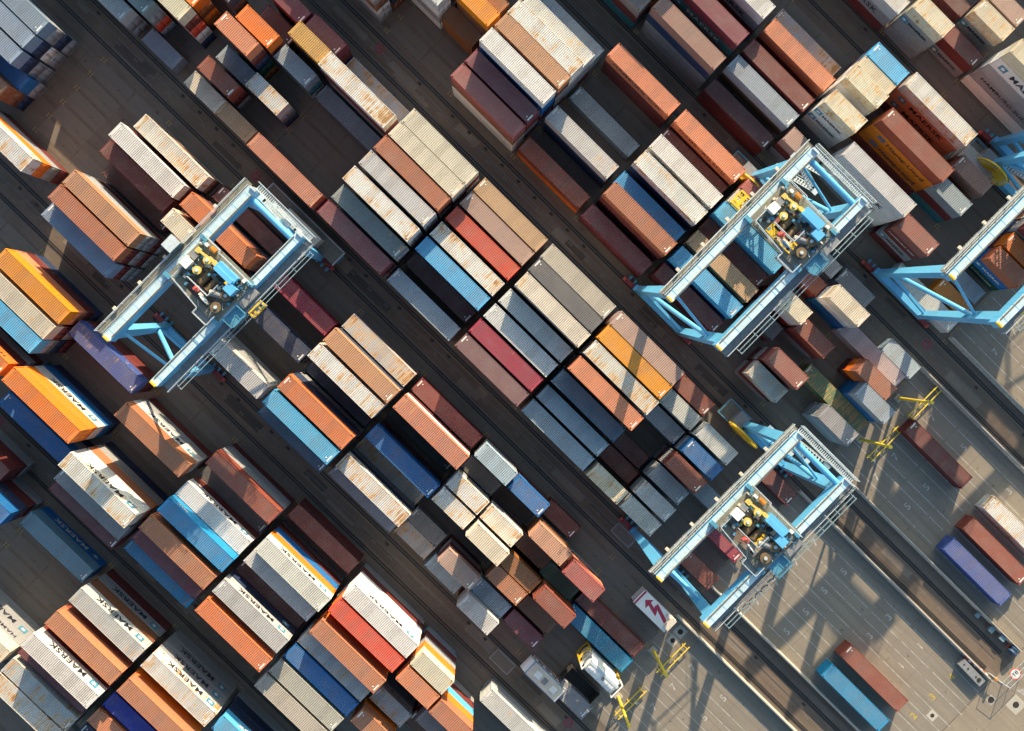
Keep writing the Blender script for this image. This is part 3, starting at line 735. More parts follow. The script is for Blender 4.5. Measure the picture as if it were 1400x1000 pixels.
def nice(tok):
    c, r, l, w = colour(tok); return WORD.get(w, w)
def region(u, v):
    a = ('far left', 'left', 'centre left', 'centre', 'centre right', 'right', 'far right')[max(0, min(6, int(u // 200)))]
    b = ('top edge', 'upper part', 'middle height', 'lower part', 'bottom edge')[max(0, min(4, int(v // 200)))]
    return b + ' at ' + a
def neigh(s, dy=0, dx=0):
    best = None
    for o in cells:
        if o is s: continue
        if dy:
            if abs(o['x'] - s['x']) < 5 and 0 < (o['y'] - s['y']) * dy < 3.9:
                if best is None or abs(o['x'] - s['x']) < abs(best['x'] - s['x']): best = o
        else:
            if abs(o['y'] - s['y']) < 1.4 and 4 < (o['x'] - s['x']) * dx < 15:
                if best is None or abs(o['x'] - s['x']) < abs(best['x'] - s['x']): best = o
    return best
used = {}
def clip(s): return ' '.join(s.split()[:16])
def make_label(s, k, tok, u, v):
    a, b = neigh(s, 1), neigh(s, -1); c_, d_ = neigh(s, dx=1), neigh(s, dx=-1)
    L = 'long' if s['sz'] == 40 else 'short'
    base = '%s %s container' % (nice(tok), L)
    cand = []
    if k == 0:
        if a and b: cand.append('%s with %s above right and %s below left' % (base, nice(a['cols'][0]), nice(b['cols'][0])))
        if a and d_: cand.append('%s beside %s, end to end below %s' % (base, nice(a['cols'][0]), nice(d_['cols'][0])))
        if b and c_: cand.append('%s beside %s, end to end above %s' % (base, nice(b['cols'][0]), nice(c_['cols'][0])))
        cand.append('%s on its stack, %s of the photo' % (base, region(u, v)))
        if a and b and d_: cand.append('%s between %s and %s tops, below %s' % (base, nice(a['cols'][0]), nice(b['cols'][0]), nice(d_['cols'][0])))
        if b: cand.append('%s beside a %s one, %s' % (base, nice(b['cols'][0]), region(u, v)))
        if a: cand.append('%s next to a %s one, %s' % (base, nice(a['cols'][0]), region(u, v)))
        if c_: cand.append('%s, followed by %s, %s' % (base, nice(c_['cols'][0]), region(u, v)))
    else:
        w = ('', 'second', 'third', 'fourth', 'fifth')[k]; top = nice(s['cols'][0])
        cand.append('%s, %s from the top under a %s roof, %s' % (base, w, top, region(u, v)))
        if b: cand.append('%s, %s from top of %s stack beside %s, %s' % (base, w, top, nice(b['cols'][0]), region(u, v)))
        if a: cand.append('%s, %s from top of %s stack near %s, %s' % (base, w, top, nice(a['cols'][0]), region(u, v)))
    for cnd in cand:
        if len(cnd.split()) <= 16 and cnd not in used: used[cnd] = 1; return cnd
    if k == 0:
        fine = '%s topping a stack near %s, %s' % (base, nice((b or a or c_ or d_ or s)['cols'][-1]), region(u, v))
    else:
        fine = '%s, %s layer, under %s, %s' % (base, ('', 'second', 'third', 'fourth', 'fifth')[k], nice(s['cols'][k - 1]), region(u, v))
    while fine in used: fine = fine.replace(' container', ' freight container', 1) if 'freight' not in fine else fine + ' there'
    used[fine] = 1; return fine
for sc_, s, k, tok, z, u, v in indiv:
    yaw = 0.0
    o = container(s['sz'], s['x'] + random.uniform(-.03, .03), s['y'], z + .0, s['h'] - .012, tok)
    o['label'] = make_label(s, k, tok, u, v); o['category'] = 'container'; o['group'] = GROUP
    if 'paint' in o: del o['paint']

print('percent labels', sum('percent' in k for k in used))
# containers hidden inside the stacks or barely seen, plus the stacks that continue beyond the frame: one joined object
EXTRA = []
rx = random.Random(3); pool = ['maroon', 'grey', 'white', 'redbrown', 'navy', 'blue', 'terracotta', 'ltgrey', 'cream', 'brown', 'orange']
for by, xs in ((-2.1, (-89.5, -103)), (24.2, (-49.9, -63, -76.2, -89.3)), (50.2, (-23.6, -36.8, -50, -63, -76)), (76.3, (-10.4, -23.6, -36.8)), (-28.2, (-92.5,)), (102.4, (2.7, 15.9, 29, 42))):
    for x in xs:
        for r_ in range(7):
            n = rx.choice((4, 5, 5, 5, 3)); y = by + 2.88 * r_
            if any(abs(c_['x'] - x) < 12 and abs(c_['y'] - y) < 2.5 for c_ in cells): continue
            if by == 24.2 and x == -49.9 and r_ > 1: n = 4
            for q_ in range(n): EXTRA.append((40, x, y, q_ * 2.6, 2.59, rx.choice(pool)))
import numpy as np
allv = []; allf = []; fcol = []; fmat = []; off = 0
raw = {}
for sz in (40, 20):
    V = []; F = []; Mt = []; k0 = 0
    R_ = CM[sz]['raw']
    for key, rz, sy in (('frame', 0, 1), ('roof', 0, 1), ('side_panel', 0, 1), ('side_panel', PI, 1), ('front_wall', 0, 1), ('door', 0, 1), ('door', 0, -1)):
        b = R_[key]; cs, sn = math.cos(rz), math.sin(rz)
        V += [(v[0] * cs - v[1] * sn * sy, v[0] * sn + v[1] * cs * sy, v[2]) for v in b.v]
        for f in b.f: F.append([i + k0 for i in (f if sy > 0 else f[::-1])]); Mt.append(0 if key == 'roof' else 1)
        k0 += len(b.v)
    raw[sz] = (np.array(V), F, Mt)
items = [(s['sz'], s['x'], s['y'], z, s['h'] - .012, tok) for sc_, s, k, tok, z, u, v in rest] + EXTRA
loopv = []; starts = []; totals = []; lo = 0; vo = 0
for sz, x, y, z, h, tok in items:
    V, F, Mt = raw[sz]; c, rust, let, w = colour(tok)
    vv = V.copy(); vv[:, 2] *= h / HH; vv += np.array([x, y, z]); allv.append(vv)
    for f, mt in zip(F, Mt):
        loopv.extend([i + vo for i in f]); starts.append(lo); totals.append(len(f)); lo += len(f); fmat.append(mt)
        fcol.append((c[0], c[1], c[2], rust))
    vo += len(V)
me = bpy.data.meshes.new('stacked_containers'); allv = np.concatenate(allv)
me.vertices.add(len(allv)); me.vertices.foreach_set('co', allv.ravel().astype(np.float32))
me.loops.add(len(loopv)); me.loops.foreach_set('vertex_index', np.array(loopv, np.int32))
me.polygons.add(len(starts)); me.polygons.foreach_set('loop_start', np.array(starts, np.int32))
try: me.polygons.foreach_set('loop_total', np.array(totals, np.int32))
except Exception: pass
me.materials.append(MAT_SROOF); me.materials.append(MAT_SSIDE)
me.polygons.foreach_set('material_index', np.array(fmat, np.int32))
me.update(calc_edges=True)
at = me.color_attributes.new('Col', 'FLOAT_COLOR', 'CORNER')
at.data.foreach_set('color', np.repeat(np.array(fcol, np.float32), np.array(totals), axis=0).ravel())
o = bpy.data.objects.new('lower_stacked_containers', me); C.objects.link(o); o['kind'] = 'stuff'

# ------------------------------------------------------------------ pads (slabs) in the empty bays
SLAB = MB().bb((-3.15, -1.18, -.2), (3.15, 1.18, 0)).mesh('slab', G_SLAB)
occ = [(s['x'], s['y'], 6.1 if s['sz'] == 40 else 3.05) for s in cells]
ns_ = 0
for k, b, rl, rr in BASE:
    root = bpy.data.objects.new('stacking_pad', None); C.objects.link(root); root['kind'] = 'structure'
    for x in [2.85 + 13.15 * q + d for q in range(-7, 4) for d in (-3.3, 3.3)]:
        if x < -50 + 0 and x > -60 and False: continue
        for r_ in range(7):
            y = b + 2.87 * r_
            if any(abs(ox - x) < ol + 2.6 and abs(oy - y) < 1.9 for ox, oy, ol in occ): continue
            u, v = px(x, y, 0)
            if not (-60 < u < 1460 and -60 < v < 1060) or ns_ >= 290: continue
            o = inst(SLAB, 'slab', root, (x, y, random.uniform(.008, .022))); ns_ += 1
# yellow slot corner marks
ym = MB()
for k, b, rl, rr in BASE:
    for q in range(-7, 5):
        x = 2.85 + 13.15 * (q - .5)
        for r_ in range(8):
            y = b + 2.87 * (r_ - .5)
            for dx, dy in ((.25, .18), (-.25, .18), (.25, -.18), (-.25, -.18)):
                ym.bb((x + dx - .13, y + dy - .03, 0), (x + dx + .13, y + dy + .03, .024 + .002)); ym.bb((x + dx - .03, y + dy - .12, 0), (x + dx + .03, y + dy + .12, .026 + .003))
ym.build('slot_corner_marks', M_YLINE, None, 'structure')

# ------------------------------------------------------------------ handover lanes: paint
ln_ = MB()
def line(x0, x1, y, w=.11): ln_.bb((x0, y - w / 2, 0), (x1, y + w / 2, .0085))
for k, b, rl, rr in BASE:
    ys = [b + t for t in (1.8, 4.35, 6.15, 8.45, 10.05, 12.65, 14.25, 16.95)]
    if k == 'L': ys = [-26.75, -24.2, -22.5, -20.0, -18.5, -15.88, -14.3, -11.7]
    if k == 'M': ys = [-.35, 2.28, 3.95, 6.35, 7.95, 10.5, 12.02, 14.72]
    if k == 'R': ys = [25.76, 28.43, 29.95, 32.6, 34.15, 36.53, 38.19, 40.8]
    if k == 'X': ys = [51.85, 54.5, 56.1, 58.65, 61.65, 63.2, 65.8, 67.5]
    for y in ys:
        line(49.1, 52.3, y); line(52.95, 59.2, y); line(59.7, 65.6, y); line(65.9, 69.0, y)
        line(69.8, 75.7, y); line(76.3, 82.2, y); line(83.1, 90.9, y)
ln_.build('lane_lines', M_LINE, None, 'structure')
NUMS = [('7', 56.2, -13.0), ('7', 56.2, -17.1), ('7', 56.2, -21.3), ('5', 62.85, -13.0), ('5', 62.85, -17.1), ('5', 62.85, -21.3), ('7', 56.2, .95), ('7', 56.2, 5.05), ('7', 56.2, 9.3), ('7', 56.2, 13.4), ('5', 62.65, 5.03), ('5', 62.68, .9), ('7', 55.8, 31.2), ('7', 55.9, 27.0), ('5', 62.45, 31.3), ('5', 62.45, 27.2),
 ('7', 55.7, 39.35), ('5', 62.3, 39.55), ('3', 71.97, 39.7), ('3', 71.97, 31.3), ('7', 55.4, 57.2), ('7', 55.5, 53.1), ('5', 62.5, 13.4), ('5', 62.4, 9.3), ('3', 72.3, 13.3), ('3', 72.25, 9.25), ('1', 78.9, 13.5), ('1', 78.9, 9.4)]
for ch, x, y in NUMS + [('4', 85.7, 13.55), ('3', 85.7, 9.35), ('2', 85.7, 5.25)]:
    yel = x > 85
    o = inst(text_mesh(ch, 1.55, M_YLINE if yel else M_LINE, 1.0, .03), 'lane_number', None, (x, y, .0105), PI / 2); o['kind'] = 'structure'
# round painted speed sign "10" on the apron
d = MB(); d.tube((92.4, 20.7, 0), (92.4, 20.7, .012), .86, 40); sgn = d.build('painted_speed_sign', M_WHITE, None, 'structure')
d = MB().ring((92.4, 20.7, .012), (0, 0, 1), .72, .92, .012, 40); d.build('red_ring', M_PINK, sgn)
o = inst(text_mesh('10', .95, M_INK, 1.0, .03), 'numerals', sgn, (92.4, 20.7, .022), PI / 2)
d = MB(); d.add([(94.2, 19.0, .009), (98.6, 19.8, .009), (96.0, 21.4, .009)], [(0, 1, 2)]); d.build('painted_arrow', M_LINE, None, 'structure')
# manholes and drains
def manhole(x, y, r=.42, pad=1.0, label='', sq=False):
    m_ = MB().bb((x - pad, y - pad, -.1), (x + pad, y + pad, .012)).build('manhole', G_CURB)
    tag(m_, label, 'manhole')
    MB().tube((x, y, 0), (x, y, .028), r, 20).build('cover', M_BLACK, m_)
manhole(51.05, -10.4, .42, .8, 'round dark drain with pale square rim near the arrow cabinet, upper of two')
manhole(51.15, -12.15, .38, .75, 'round dark drain with pale square rim near the arrow cabinet, lower of two')
manhole(92.5, 15.25, .5, .6, 'round manhole cover just outside the mesh gate corner')
manhole(95.8, 17.4, .5, 1.15, 'round manhole in a square concrete pad below the painted speed sign')
manhole(87.7, 7.3, .32, .7, 'small manhole between the yellow lane numbers 2 and 3')
for x, y, w, l, lab in ((34.6, -6.0, .9, 1.9, 'grey framed pit cover beside the left wheels of the lower right crane'), (34.95, -32.3, 1.0, 1.9, 'rectangular pit cover in the rail aisle left of the white cabin')):
    p_ = MB().bb((x - l, y - w, -.1), (x + l, y + w, .03)).build('pit_cover', M_GREY); tag(p_, lab, 'pit cover')
    MB().bb((x - l + .18, y - w + .18, 0), (x + l - .18, y + w - .18, .042)).build('lid', G_SLAB, p_)

# ------------------------------------------------------------------ barriers along the handover lanes
wl_ = [('L', -8.95, 'the crane rail right of the arrow cabinet'), ('M', -2.15, 'the bottom right handover lanes on their left'), ('M2', 17.3, 'the right side of the lower handover lanes'), ('R', 23.6, 'the left side of the upper handover lanes'),
       ('R2', 43.35, 'the right side of the upper handover lanes'), ('X', 49.7, 'the lanes in front of the rightmost crane')]
for k, y, where in wl_:
    root = thing('barrier_wall', 'long low concrete barrier along ' + where, 'barrier', (48.8, y, 0), 0, 'concrete barriers along the handover lanes')
    nseg = 14; seg = 41.2 / nseg
    sm = MB(); sm.v = []; h_ = 1.25
    prof = [(-.24, 0), (.24, 0), (.24, .22), (.10, .42), (.08, h_), (-.08, h_), (-.10, .42), (-.24, .22)]
    a = [(.02, p[0], p[1]) for p in prof]; b_ = [(seg - .02, p[0], p[1]) for p in prof]; n = len(prof)
    sm.add(a + b_, [(i, (i + 1) % n, n + (i + 1) % n, n + i) for i in range(n)] + [tuple(range(n - 1, -1, -1)), tuple(range(n, 2 * n))])
    segm = sm.mesh('segment', G_CURB)
    for i in range(nseg): inst(segm, 'segment', root, (i * seg, 0, 0))
# ------------------------------------------------------------------ mesh gate at the end of the service lane
gt = thing('mesh_gate', 'grey wire mesh gate closing the rail lane beside the speed sign', 'gate', (91.9, 18.3, 0))
for y in (0, 2.55, 5.1): MB().tube((0, y, 0), (0, y, 2.4), .05, 8).build('post', M_GALV, gt)
g = MB()
for z in (.1, 1.2, 2.35): g.bar((0, 0, z), (0, 5.1, z), .05)
for i in range(26): g.bar((0, .2 * i, .1), (0, .2 * i, 2.35), .012)
g.build('mesh_panel', M_GALV, gt)
gt = thing('mesh_fence', 'short grey mesh fence between the barrier end and the gate post', 'fence', (89.2, 17.9, 0))
g = MB()
for z in (.1, 1.2, 2.35): g.bar((0, 0, z), (2.7, .35, z), .05)
for i in range(14): g.bar((.2 * i, .026 * i, .1), (.2 * i, .026 * i, 2.35), .012)
g.build('mesh_panel', M_GALV, gt)
for x in (0, 2.7): MB().tube((x, x * .13, 0), (x, x * .13, 2.4), .05, 8).build('post', M_GALV, gt)

# red and white plastic barriers and grey skip
for i in range(4):
    x = 85.2 + i * 1.08
    b_ = thing('plastic_barrier', '%s red and white plastic barrier on the wall above the grey skip' % ('uppermost', 'second', 'third', 'lowest')[i], 'barrier', (x, 17.1 + .1 * i, 0), .08, 'red and white plastic barriers')
    MB().box((-.25, 0, .45), (.5, .34, .9)).build('red_half', M_PINK, b_); MB().box((.25, 0, .45), (.5, .34, .9)).build('white_half', M_WHITE, b_)
sk = thing('flat_skip', 'flat grey metal tank with round hatches beside the red and white barriers', 'tank', (86.85, 16.05, 0), -.03)
MB().box((0, 0, .55), (4.6, 1.25, 1.1)).build('body', M_GREY, sk)
for x, r in ((1.5, .33), (.85, .12), (-.9, .14), (-1.8, .12)): MB().tube((x, 0, 1.1), (x, 0, 1.16), r, 16).build('hatch', M_BLACK, sk)
ob = thing('hazard_lamp', 'orange hazard lamp on a post at the barrier corner near the gate', 'lamp', (90.0, 17.9, 0)); MB().tube((0, 0, 0), (0, 0, 1.3), .06, 8).build('post', M_GREY, ob); MB().tube((0, 0, 1.3), (0, 0, 1.7), .28, 12, .18).build('lamp', M_ORANGE, ob)
rl_ = thing('cable_drum', 'dark blue cable drum with pale core at the end of the crane rail', 'drum', (89.2, 22.9, 0))
MB().tube((0, -.35, .8), (0, -.25, .8), .8, 20).tube((0, .25, .8), (0, .35, .8), .8, 20).build('flange', M_TRIM, rl_); MB().tube((0, -.25, .8), (0, .25, .8), .55, 16).build('cable', M_GREY, rl_)
MB().box((-.7, .2, .15), (.2, 1.0, .3)).box((.7, .2, .15), (.2, 1.0, .3)).build('stand', M_PINK, rl_)
for i, (x, y, w, d_, h_) in enumerate(((86.6, 23.0, .8, .6, .9), (84.6, 22.8, .7, .7, .7), (81.6, 22.9, .6, .6, .5))):
    b_ = thing('lane_cabinet', '%s small grey-blue cabinet beside the rail near the cable drum' % ('nearest', 'middle', 'farthest')[i], 'cabinet', (x, y, 0)); MB().box((0, 0, h_ / 2), (w, d_, h_)).build('body', M_GREY, b_); MB().box((0, 0, h_ + .03), (w + .1, d_ + .1, .06)).build('lid', M_STEELB, b_)

# ------------------------------------------------------------------ yellow masts and wheel stops at the lane ends
def mast(x, y, label, h=11.5):
    t = thing('light_mast', label, 'mast', (x, y, 0), 0, 'yellow masts at the lane ends')
    MB().box((0, 0, .25), (1.0, 1.0, .5)).build('foot', G_CURB, t)
    MB().tube((0, 0, .5), (0, 0, h), .24, 12, .18).build('pole', M_YELL, t)
    m_ = MB(); m_.tube((0, 0, h), (0, 0, h + .25), .27, 12)
    m_.build('cap', M_YELL, t)
    MB().box((.35, .1, 3.0), (.25, .4, .6)).build('control_box', M_GREY, t)
mast(49.7, 37.7, 'yellow mast leaning right beside the dark blue-grey stack, upper right of the lanes')
mast(49.9, 29.25, 'yellow mast just left of the lone red-brown container')
mast(49.9, -15.25, 'yellow mast below the blue container and right of the tank stack')
mast(51.1, -23.9, 'yellow mast at the bottom edge below the white tank containers')
mast(50.0, 55.4, 'yellow mast partly hidden under the rightmost crane')
def stops(x, y0, y1, label):
    t = thing('wheel_stop', label, 'wheel stop', (x, y0, 0), 0, 'yellow wheel stops at the lane ends'); L = y1 - y0
    for dx, z in ((-.45, .95), (.45, .75)): MB().tube((dx, 0, z), (dx, L, z), .09, 8).build('rail', M_YELL, t)
    for yy in (.5, L / 2, L - .5):
        m_ = MB(); m_.bar((-.45, yy, 0), (-.45, yy, .95), .12); m_.bar((.45, yy, 0), (.45, yy, .75), .12); m_.bar((-.45, yy, .5), (.45, yy, .4), .1); m_.build('post', M_YELL, t)
    for yy in (.35, L / 2 + .3):
        m_ = MB(); m_.add([(.55, yy, .02), (1.1, yy + .15, .02), (.55, yy + .5, .02), (.55, yy, .5), (.55, yy + .5, .5)], [(0, 2, 1), (0, 1, 3), (1, 2, 4), (1, 4, 3), (0, 3, 4, 2)]); m_.build('sensor_box', M_WHITE, t)
stops(52.95, 36.6, 43.0, 'pair of yellow bars crossing the lanes above the lone red-brown container')
stops(52.95, 27.9, 34.6, 'pair of yellow bars crossing the lanes left of the lone red-brown container')
stops(52.95, -17.2, -11.0, 'pair of yellow bars crossing the lanes below the arrow cabinet')
stops(52.95, -26.3, -20.2, 'pair of yellow bars crossing the lanes at the bottom edge')

# ------------------------------------------------------------------ electric cabinet with the red arrow
cb_ = thing('transformer_cabinet', 'white electrical cabinet with a big red lightning arrow on its roof', 'cabinet', (45.15, -11.87 + 1.2, 0))
MB().box((0, 0, 1.4), (6.3, 2.4, 2.8)).build('body', M_WHITE, cb_)
MB().box((0, 0, 2.83), (6.5, 2.55, .09)).build('roof', M_WHITE, cb_)
MB().box((-3.03, 0, 2.2), (.3, 2.62, .18)).box((-2.95, 0, 2.885), (.3, 2.5, .012)).build('stripe', M_ARROW, cb_)
MB().box((2.9, .25, 3.1), (.9, 1.9, .45)).box((2.2, .9, 3.0), (1.2, .3, .3)).build('vent_box', M_CREAM, cb_)
a_ = MB(); P_ = [(-1.9, -.05), (-1.1, .75), (-1.1, .38), (.55, .38), (-.35, -.6), (2.0, -.62), (2.0, -.25), (.55, -.28), (1.5, .72), (-1.1, .72 - .35 + .0), (-1.1, -.75)]
def poly(mb, pts, z): 
    k = len(mb.v); mb.v += [(x, y, z) for x, y in pts]; mb.f.append(tuple(range(k, k + len(pts))))
poly(a_, [(-2.0, .15), (-1.15, .75), (-1.15, -.45)], 2.885)
poly(a_, [(-1.15, .35), (-1.15, -.02), (.55, -.35), (.35, .05)], 2.885); poly(a_, [(.55, -.35), (.35, .05), (-.35, .75), (-.35 - .1, .3)], 2.886)
poly(a_, [(-.42, .78), (-.30, .38), (2.1, -.25), (2.1, .15)], 2.887)
ao = a_.build('lightning_arrow', M_ARROW, cb_); ao.scale = (1.1, 1.45, 1)
for y in (-.6, .6): MB().box((3.17, y, 1.35), (.04, 1.05, 2.3)).build('door', M_GREY, cb_)

# ------------------------------------------------------------------ white cabin container near the bottom
ca = thing('office_cabin', 'white cabin with blue edges and roof hatches at the bottom of the yard', 'cabin', (40.7, -29.35, 0))
MB().box((.1, 0, 1.55), (6.2, 2.4, 3.1)).build('body', M_WHITE, ca)
MB().box((.1, 0, 3.14), (6.1, 2.3, .08)).build('roof', M_CREAM, ca)
m_ = MB(); m_.tube((-3.0, -1.1, 2.1), (-3.0, 1.1, 2.1), .95, 14); m_.build('rounded_nose', M_WHITE, ca)
m_ = MB()
for sy in (-1, 1): m_.bar((-2.95, sy * 1.2, 3.15), (3.2, sy * 1.2, 3.15), .10); m_.bar((-2.95, sy * 1.2, .9), (3.2, sy * 1.2, .9), .08)
for sx in (-2.95, 3.2): m_.bar((sx, -1.2, 3.15), (sx, 1.2, 3.15), .10)
m_.build('edge_trim', M_TRIM, ca)
for x, w, mt in ((-1.35, 1.1, M_WHITE), (0.0, .75, M_GREY), (1.75, .95, M_WHITE)): MB().box((x, 0, 3.24), (w, .95, .14)).build('roof_hatch', mt, ca)
for x in (-1.9, -.5, .9, 2.3): MB().box((x, 1.215, 1.9), (.95, .03, .7)).build('window', M_GLASS, ca)
MB().box((.1, 1.215, .75), (6.1, .03, .5)).build('skirt', M_ARROW, ca)

# open topped bin next to it
bn = thing('open_bin', 'dark open topped steel bin between the white cabin and the tanks', 'bin', (45.4, -26.4, 0))
MB().bb((-2.9, -1.2, 0), (2.9, 1.2, .15)).build('floor', M_BLACK, bn)
for a, b_ in (((-2.9, -1.2, .15), (2.9, -1.12, 2.0)), ((-2.9, 1.12, .15), (2.9, 1.2, 2.0)), ((-2.9, -1.12, .15), (-2.82, 1.12, 2.0)), ((2.82, -1.12, .15), (2.9, 1.12, 2.0))): MB().bb(a, b_).build('wall', M_TRENCH, bn)

# ------------------------------------------------------------------ tank container stack
def tank(x, y, z, label, fr):
    t = thing('tank_container', label, 'tank', (x, y, z), 0, 'tank containers at the bottom of the lanes')
    f = MB(); hx, hy, h = 3.03, 1.22, 2.59
    for sx in (-1, 1):
        for sy in (-1, 1):
            f.box((sx * (hx - .08), sy * (hy - .08), h / 2), (.16, .16, h)); f.bar((sx * (hx - .08), sy * .2, .1), (sx * (hx - .08), sy * 1.1, 1.1), .1)
        f.box((sx * (hx - .08), 0, h - .08), (.16, 2.1, .16)); f.box((sx * (hx - .08), 0, .08), (.16, 2.1, .16))
    f.build('frame', fr, t)
    b_ = MB(); n = 20; R = 1.12; prof = [(-2.85, .25), (-2.75, .7), (-2.55, 1.0), (-2.3, R)] + [(-2.3 + i * .46, R) for i in range(1, 10)] + [(2.3, R), (2.55, 1.0), (2.75, .7), (2.85, .25)]
    vs = [(px_, r * math.cos(2 * PI * i / n), 1.32 + r * math.sin(2 * PI * i / n)) for px_, r in prof for i in range(n)]
    fs = [(k * n + i, k * n + (i + 1) % n, (k + 1) * n + (i + 1) % n, (k + 1) * n + i) for k in range(len(prof) - 1) for i in range(n)] + [tuple(range(n)), tuple(range((len(prof) - 1) * n, len(prof) * n))]
    b_.add(vs, fs); v_ = b_.build('vessel', M_WHITE, t)
    for x_ in (-1.6, -.2, 1.2, 2.2): MB().ring((x_, 0, 1.32), (1, 0, 0), 1.1, 1.17, .09, 20).build('band', M_GALV, t)
    MB().box((0, .45, 2.5), (5.4, .42, .05)).build('catwalk', M_GALV, t); MB().tube((.2, -.1, 2.4), (.2, -.1, 2.62), .28, 12).build('hatch', M_GREY, t)
tank(44.9, -22.3, 0, 'bottom tank container of the stack, its yellow frame showing', M_YEL)
tank(44.9, -22.3, 2.6, 'middle tank container of the stack, in a yellow frame', M_YEL)
tank(44.95, -22.3, 5.2, 'white tank container on top of the stack beside the bright blue container', M_WHITE)

# ------------------------------------------------------------------ gantry cranes
SP = 22.4
def railing(mb, p, q, h=1.05, n=None):
    p, q = Vector(p), Vector(q); L = (q - p).length; n = n or max(1, int(L / 1.5))
    for z in (h, h * .5): mb.bar(p + Vector((0, 0, z)), q + Vector((0, 0, z)), .085 if z == h else .05)
    for i in range(n + 1):
        a = p.lerp(q, i / n); mb.bar(a, a + Vector((0, 0, h)), .05)
def crane(x0, y0, g1, g2, label, ty=None, rightkind='reel', span=SP, cab=False):
    T = thing('gantry_crane', label, 'crane', (x0, y0, 0), 0, 'pale blue rail mounted gantry cranes')
    TOP = 25.0
    legx = (-4.2, 4.5)
    for s, yy in ((0, 0.0), (1, span)):
        MB().box((0, yy, 2.35), (9.9, .95, 1.25)).build('sill_beam', M_BLUE, T)
        for sx in (-1, 1):
            b_ = MB(); b_.box((sx * 5.3, yy, 1.35), (2.6, .7, .55)); b_.bar((sx * 4.6, yy, 1.7), (sx * 4.6, yy, 2.0), .8)
            bo = b_.build('bogie', M_RED, T)
            for k in (-.95, .0, .95): MB().tube((sx * 5.3 + k, yy - .2, .45), (sx * 5.3 + k, yy + .2, .45), .38, 12).build('wheel', M_BLACK, bo)
            for k in (-.95, .0, .95): MB().tube((sx * 5.3 + k, yy + (.35 if s == 0 else -.35), 1.25), (sx * 5.3 + k, yy + (1.0 if s == 0 else -1.0), 1.25), .22, 10).build('travel_motor', M_BLUE2, bo)
            MB().box((sx * 6.75, yy, 1.0), (.45, .5, .5)).build('buffer', M_PINK, bo)
    ye = (-1.35, span + 1.45)
    for gx, sgn_ in ((g1, -1), (g2, 1)):
        g = MB(); g.bb((gx - .55, ye[0], TOP - 2.0), (gx + .55, ye[1], TOP)); gi = g.build('girder', M_BLUE, T); MB().bb((gx - .53, ye[0] + .02, TOP), (gx + .53, ye[1] - .02, TOP + .02)).build('top_plate', M_PALE, gi)  # thin top plate carries the painted sunlit tone over the blue girder
        sm_ = MB()
        for q in range(12): y_ = ye[0] + 1 + q * (ye[1] - ye[0] - 2) / 11; sm_.bb((gx - .56, y_, TOP - 2.0), (gx + .56, y_ + .06, TOP + .035))
        sm_.build('splice_flange', M_BLUE, gi)
        MB().bb((gx - sgn_ * .38 - .05, ye[0] + .6, TOP), (gx - sgn_ * .38 + .05, ye[1] - .6, TOP + .14)).build('trolley_rail', M_BROWN, gi)
        e = MB()
        for yy in ye: MB().bb((gx - .45, yy - .12, TOP - .2), (gx + .45, yy + .12, TOP + .3)).build('end_stop', M_YEL if yy < 0 else M_GALV, gi)
        lx = legx[0] if sgn_ < 0 else legx[1]
        for s, yy in ((0, .0), (1, span)):
            l = MB(); l.bar((lx, yy, 2.9), (gx, yy + (-.1 if s == 0 else .1), TOP - 1.9), .85, .95, 1.05, 1.5, up=(0, 1, 0)); l.build('leg', M_BLUE, T)
    def lerp(lx, gx, z): return lx + (gx - lx) * (z - 2.9) / (TOP - 4.8)
    for s, yy in ((0, .0), (1, span)):
        A = lambda z: lerp(legx[0], g1, z); B = lambda z: lerp(legx[1], g2, z)
        MB().tube((A(7), yy, 7), (B(17.5), yy, 17.5), .33, 12).build('brace', M_BLUE, T)
        MB().tube((A(22.5), yy, 22.5), (B(17.8), yy, 17.8), .20, 10).build('brace', M_BLUE, T)
        MB().bar((A(6.2), yy, 6.2), (B(4.2), yy, 4.2), .4, .5).build('brace', M_BLUE, T)
    # closing beam and walkway at the far (+Y) end
    MB().tube((g1, span + .4, TOP - .7), (g2, span + .4, TOP - .7), .42, 12).build('end_tie', M_BLUE, T)
    w = MB(); wr = MB(); yw = span + 2.1
    w.bb((g1 - .3, yw - .45, TOP - 1.65), (g2 + 1.4, yw - .37, TOP - 1.45)); w.bb((g1 - .3, yw + .37, TOP - 1.65), (g2 + 1.4, yw + .45, TOP - 1.45))
    for i in range(34): xx = g1 - .2 + i * (g2 - g1 + 1.4) / 34; w.bb((xx, yw - .42, TOP - 1.58), (xx + .13, yw + .42, TOP - 1.54))
    railing(wr, (g1 - .3, yw + .45, TOP - 1.5), (g2 + 1.4, yw + .45, TOP - 1.5)); railing(wr, (g1 - .3, yw - .45, TOP - 1.5), (g2 + 1.4, yw - .45, TOP - 1.5))
    wo = w.build('end_walkway', M_GALV, T); wr.build('railing', M_GALV, wo)
    # walkway along the first girder
    w = MB(); wr = MB(); w.bb((g1 - 1.55, ye[0] - .2, TOP - .55), (g1 - .6, ye[1] + .3, TOP - .49)); wo = w.build('girder_walkway', M_GRATE, T)
    railing(wr, (g1 - 1.55, ye[0] - .2, TOP - .5), (g1 - 1.55, ye[1] + .3, TOP - .5)); wr.bar((g1 - .72, ye[0], TOP - .35), (g1 - .72, ye[1], TOP - .35), .14); wr.bar((g1 - 1.0, ye[0], TOP - .42), (g1 - 1.0, ye[1], TOP - .42), .08); wr.build('railing', M_GALV, wo)
    b_ = MB()
    for i in range(22): y_ = ye[0] + (ye[1] - ye[0]) * i / 21; b_.bar((g1 - 1.5, y_, TOP - .56), (g1 - .55, y_, TOP - 1.3), .07)
    b_.build('bracket', M_BLUE, wo)
